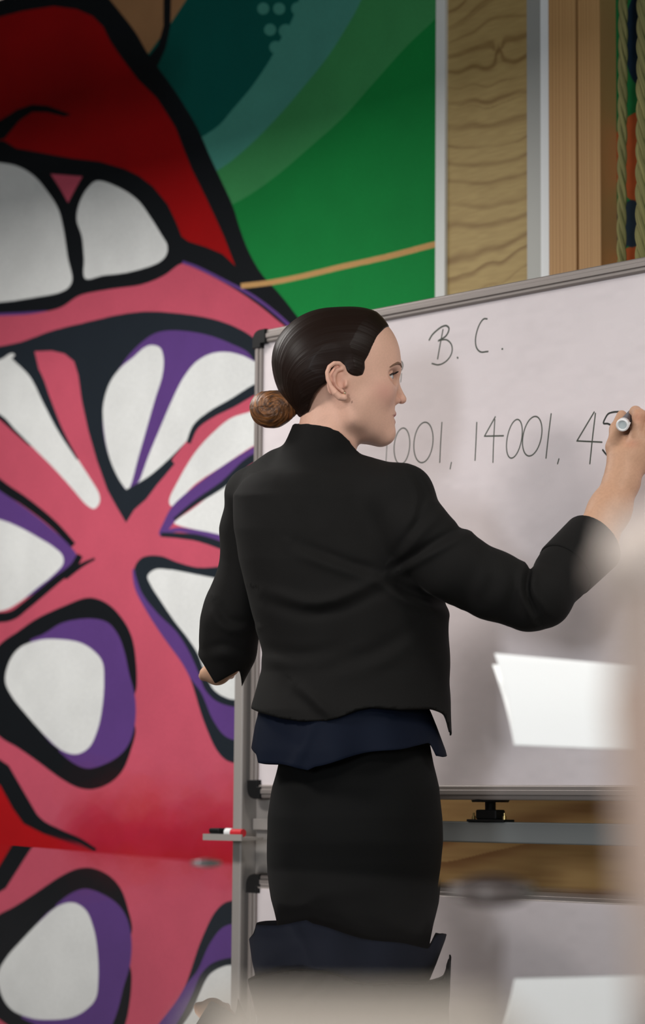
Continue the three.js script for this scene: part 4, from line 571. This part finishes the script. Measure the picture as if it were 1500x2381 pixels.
  // ---- navy blouse and black skirt
  { const hemB = [[570, 1738], [584, 1742], [596, 1750], [600, 1770], [645, 1779], [690, 1787], [716, 1789], [730, 1780], [800, 1764], [880, 1748], [960, 1733], [1000, 1731], [1014, 1762], [1030, 1760], [1045, 1750]];
    const tab = [[1560, 640, 985, 0.100], [1640, 604, 995, 0.112], [1690, 592, 1016, 0.122], [1745, 583, 1036, 0.134], [1800, 578, 1050, 0.14]];
    const NT = 160, NR = 22, pos = [], idx = [];
    for (let q = 0; q < 2; q++) for (let r = 0; r <= NR; r++) for (let k = 0; k < NT; k++) {
      const th = k / NT * 6.28319, c = Math.cos(th), sn = Math.sin(th); let py = 1700, px = 800, D = JD; const rt = q ? 1 - r / NR : r / NR;
      for (let it = 0; it < 4; it++) { const L = lerpTab(tab, py, 1), R = lerpTab(tab, py, 2), b = lerpTab(tab, py, 3), fl = Math.max(0, Math.min(1, (py - 1610) / 140)); const w = fl * (0.035 * Math.sin(th * 7 + 1.2) + 0.020 * Math.sin(th * 12 + 0.4)) * (0.35 + 0.65 * Math.abs(sn)) + 0.05 * fl * Math.exp(-(((px - 700 - (1745 - py) * 0.45) / 16) ** 2)); const k2 = 1 + w - (q ? 0.016 : 0);
        px = (L + R) / 2 + c * (R - L) / 2 * (q ? 0.988 : 1) * (1 + w * 0.15); D = JD - sn * b * k2; py = 1600 + (lerpTab(hemB, px, 1) + 4 * Math.sin(th * 7 + 1.2) - 1600) * rt; }
      const P = U(px, py, D); pos.push(P.x, P.y, P.z); }
    const rows = 2 * (NR + 1); for (let r = 0; r < rows - 1; r++) for (let k = 0; k < NT; k++) { const a = r * NT + k, b = r * NT + (k + 1) % NT; idx.push(a, b, b + NT, a, b + NT, a + NT); }
    const bg = new THREE.BufferGeometry(); bg.setAttribute('position', new THREE.Float32BufferAttribute(pos, 3)); bg.setIndex(idx); bg.computeVertexNormals();
    part(pr, 'blouse', put(bg), new THREE.MeshPhysicalMaterial({ color: lin(0.0026, 0.0050, 0.0135), roughness: 0.7, specularIntensity: 0.2, side: THREE.DoubleSide }), 'navy blouse hem below the jacket'); }
  { const tab = [[1640, 660, 985, 0.098], [1780, 645, 1008, 0.108], [1830, 632, 1021, 0.116], [1900, 622, 1028, 0.124], [1960, 621, 1030, 0.127], [2010, 622, 1026, 0.124], [2060, 626, 1019, 0.118], [2200, 645, 1002, 0.108], [2370, 668, 985, 0.100]];
    const sc = [[[700, 2010, 800, 1985, 900, 1955], 0.002, 16], [[650, 1830, 760, 1815, 860, 1812], 0.0012, 8], [[990, 1880, 970, 1920, 978, 2000], 0.0014, 8]];
    const sd = (x, y, z) => { const [px, py] = toPx(x, y, z), m = JD / F; const L = lerpTab(tab, py, 1), R = lerpTab(tab, py, 2), b = lerpTab(tab, py, 3), a = (R - L) / 2 * m, lx = (px - (L + R) / 2) * m, lz = z - Zc + 0.01; const k0 = Math.pow(Math.pow(Math.abs(lx / a), 2.3) + Math.pow(Math.abs(lz / b), 2.3), 1 / 2.3); let d = (k0 - 1) * Math.min(a, b) + (cloth(x * 18, y * 22 + z * 9) - 0.5) * 0.003; if (py > 2250) d = Math.max(d, -(d + 0.006)); d = smax(d, (py - 2368) * m, 0.003); return Math.max(d, (1650 - py) * m); };
    const a = U(590, 2400, 4.1), b = U(1060, 1640, 3.72); part(pr, 'skirt', put(netMesh(sd, [a.x, a.y, a.z], [b.x, b.y, b.z], 0.006)), new THREE.MeshPhysicalMaterial({ color: lin(0.003, 0.003, 0.003), roughness: 0.85, sheen: 0.04, sheenColor: lin(0.45, 0.45, 0.45), bumpMap: weave, bumpScale: 0.0003, specularIntensity: 0.3 }), 'black pencil skirt'); }
}
{ // marker in her hand
  const e = U(1447, 989, 3.878), t = U(1477, 957, 3.99), d = t.clone().sub(e), L = d.length(); const g = thing('whiteboard_marker', 'grey marker with a white end held in the writing hand', 'marker', e.toArray()); g.quaternion.setFromUnitVectors(new THREE.Vector3(0, 1, 0), d.normalize());
  const wh = std({ color: lin(0.78, 0.77, 0.77), roughness: 0.35 });
  part(g, 'barrel', cyl(0.0088, 0.0088, L - 0.034, 0, 0.012 + (L - 0.034) / 2, 0, 28), std({ color: lin(0.05, 0.048, 0.06), roughness: 0.4 }), 'dark grey printed barrel');
  part(g, 'end_cap', new THREE.LatheGeometry([[0.0005, 0.003], [0.0065, 0.003], [0.0075, 0.0006], [0.0085, 0], [0.0105, 0.001], [0.0108, 0.003], [0.0105, 0.014], [0.0005, 0.014]].map(p => new THREE.Vector2(...p)), 32), wh, 'white end cap'); part(g, 'end_plug', cyl(0.0066, 0.0066, 0.001, 0, 0.0026, 0, 24), std({ color: lin(0.50, 0.55, 0.56), roughness: 0.3 }), 'pale grey end plug');
  part(g, 'clip', box(0.003, 0.008, 0.003, 0.0095, 0.009, 0.004), wh); part(g, 'nib_holder', cyl(0.0085, 0.004, 0.014, 0, L - 0.015, 0, 20), wh); part(g, 'nib', cyl(0.003, 0.0022, 0.007, 0, L - 0.0045, 0, 12), std({ color: lin(0.02, 0.02, 0.02), roughness: 0.7 }));
}
renderer.render(scene, camera);
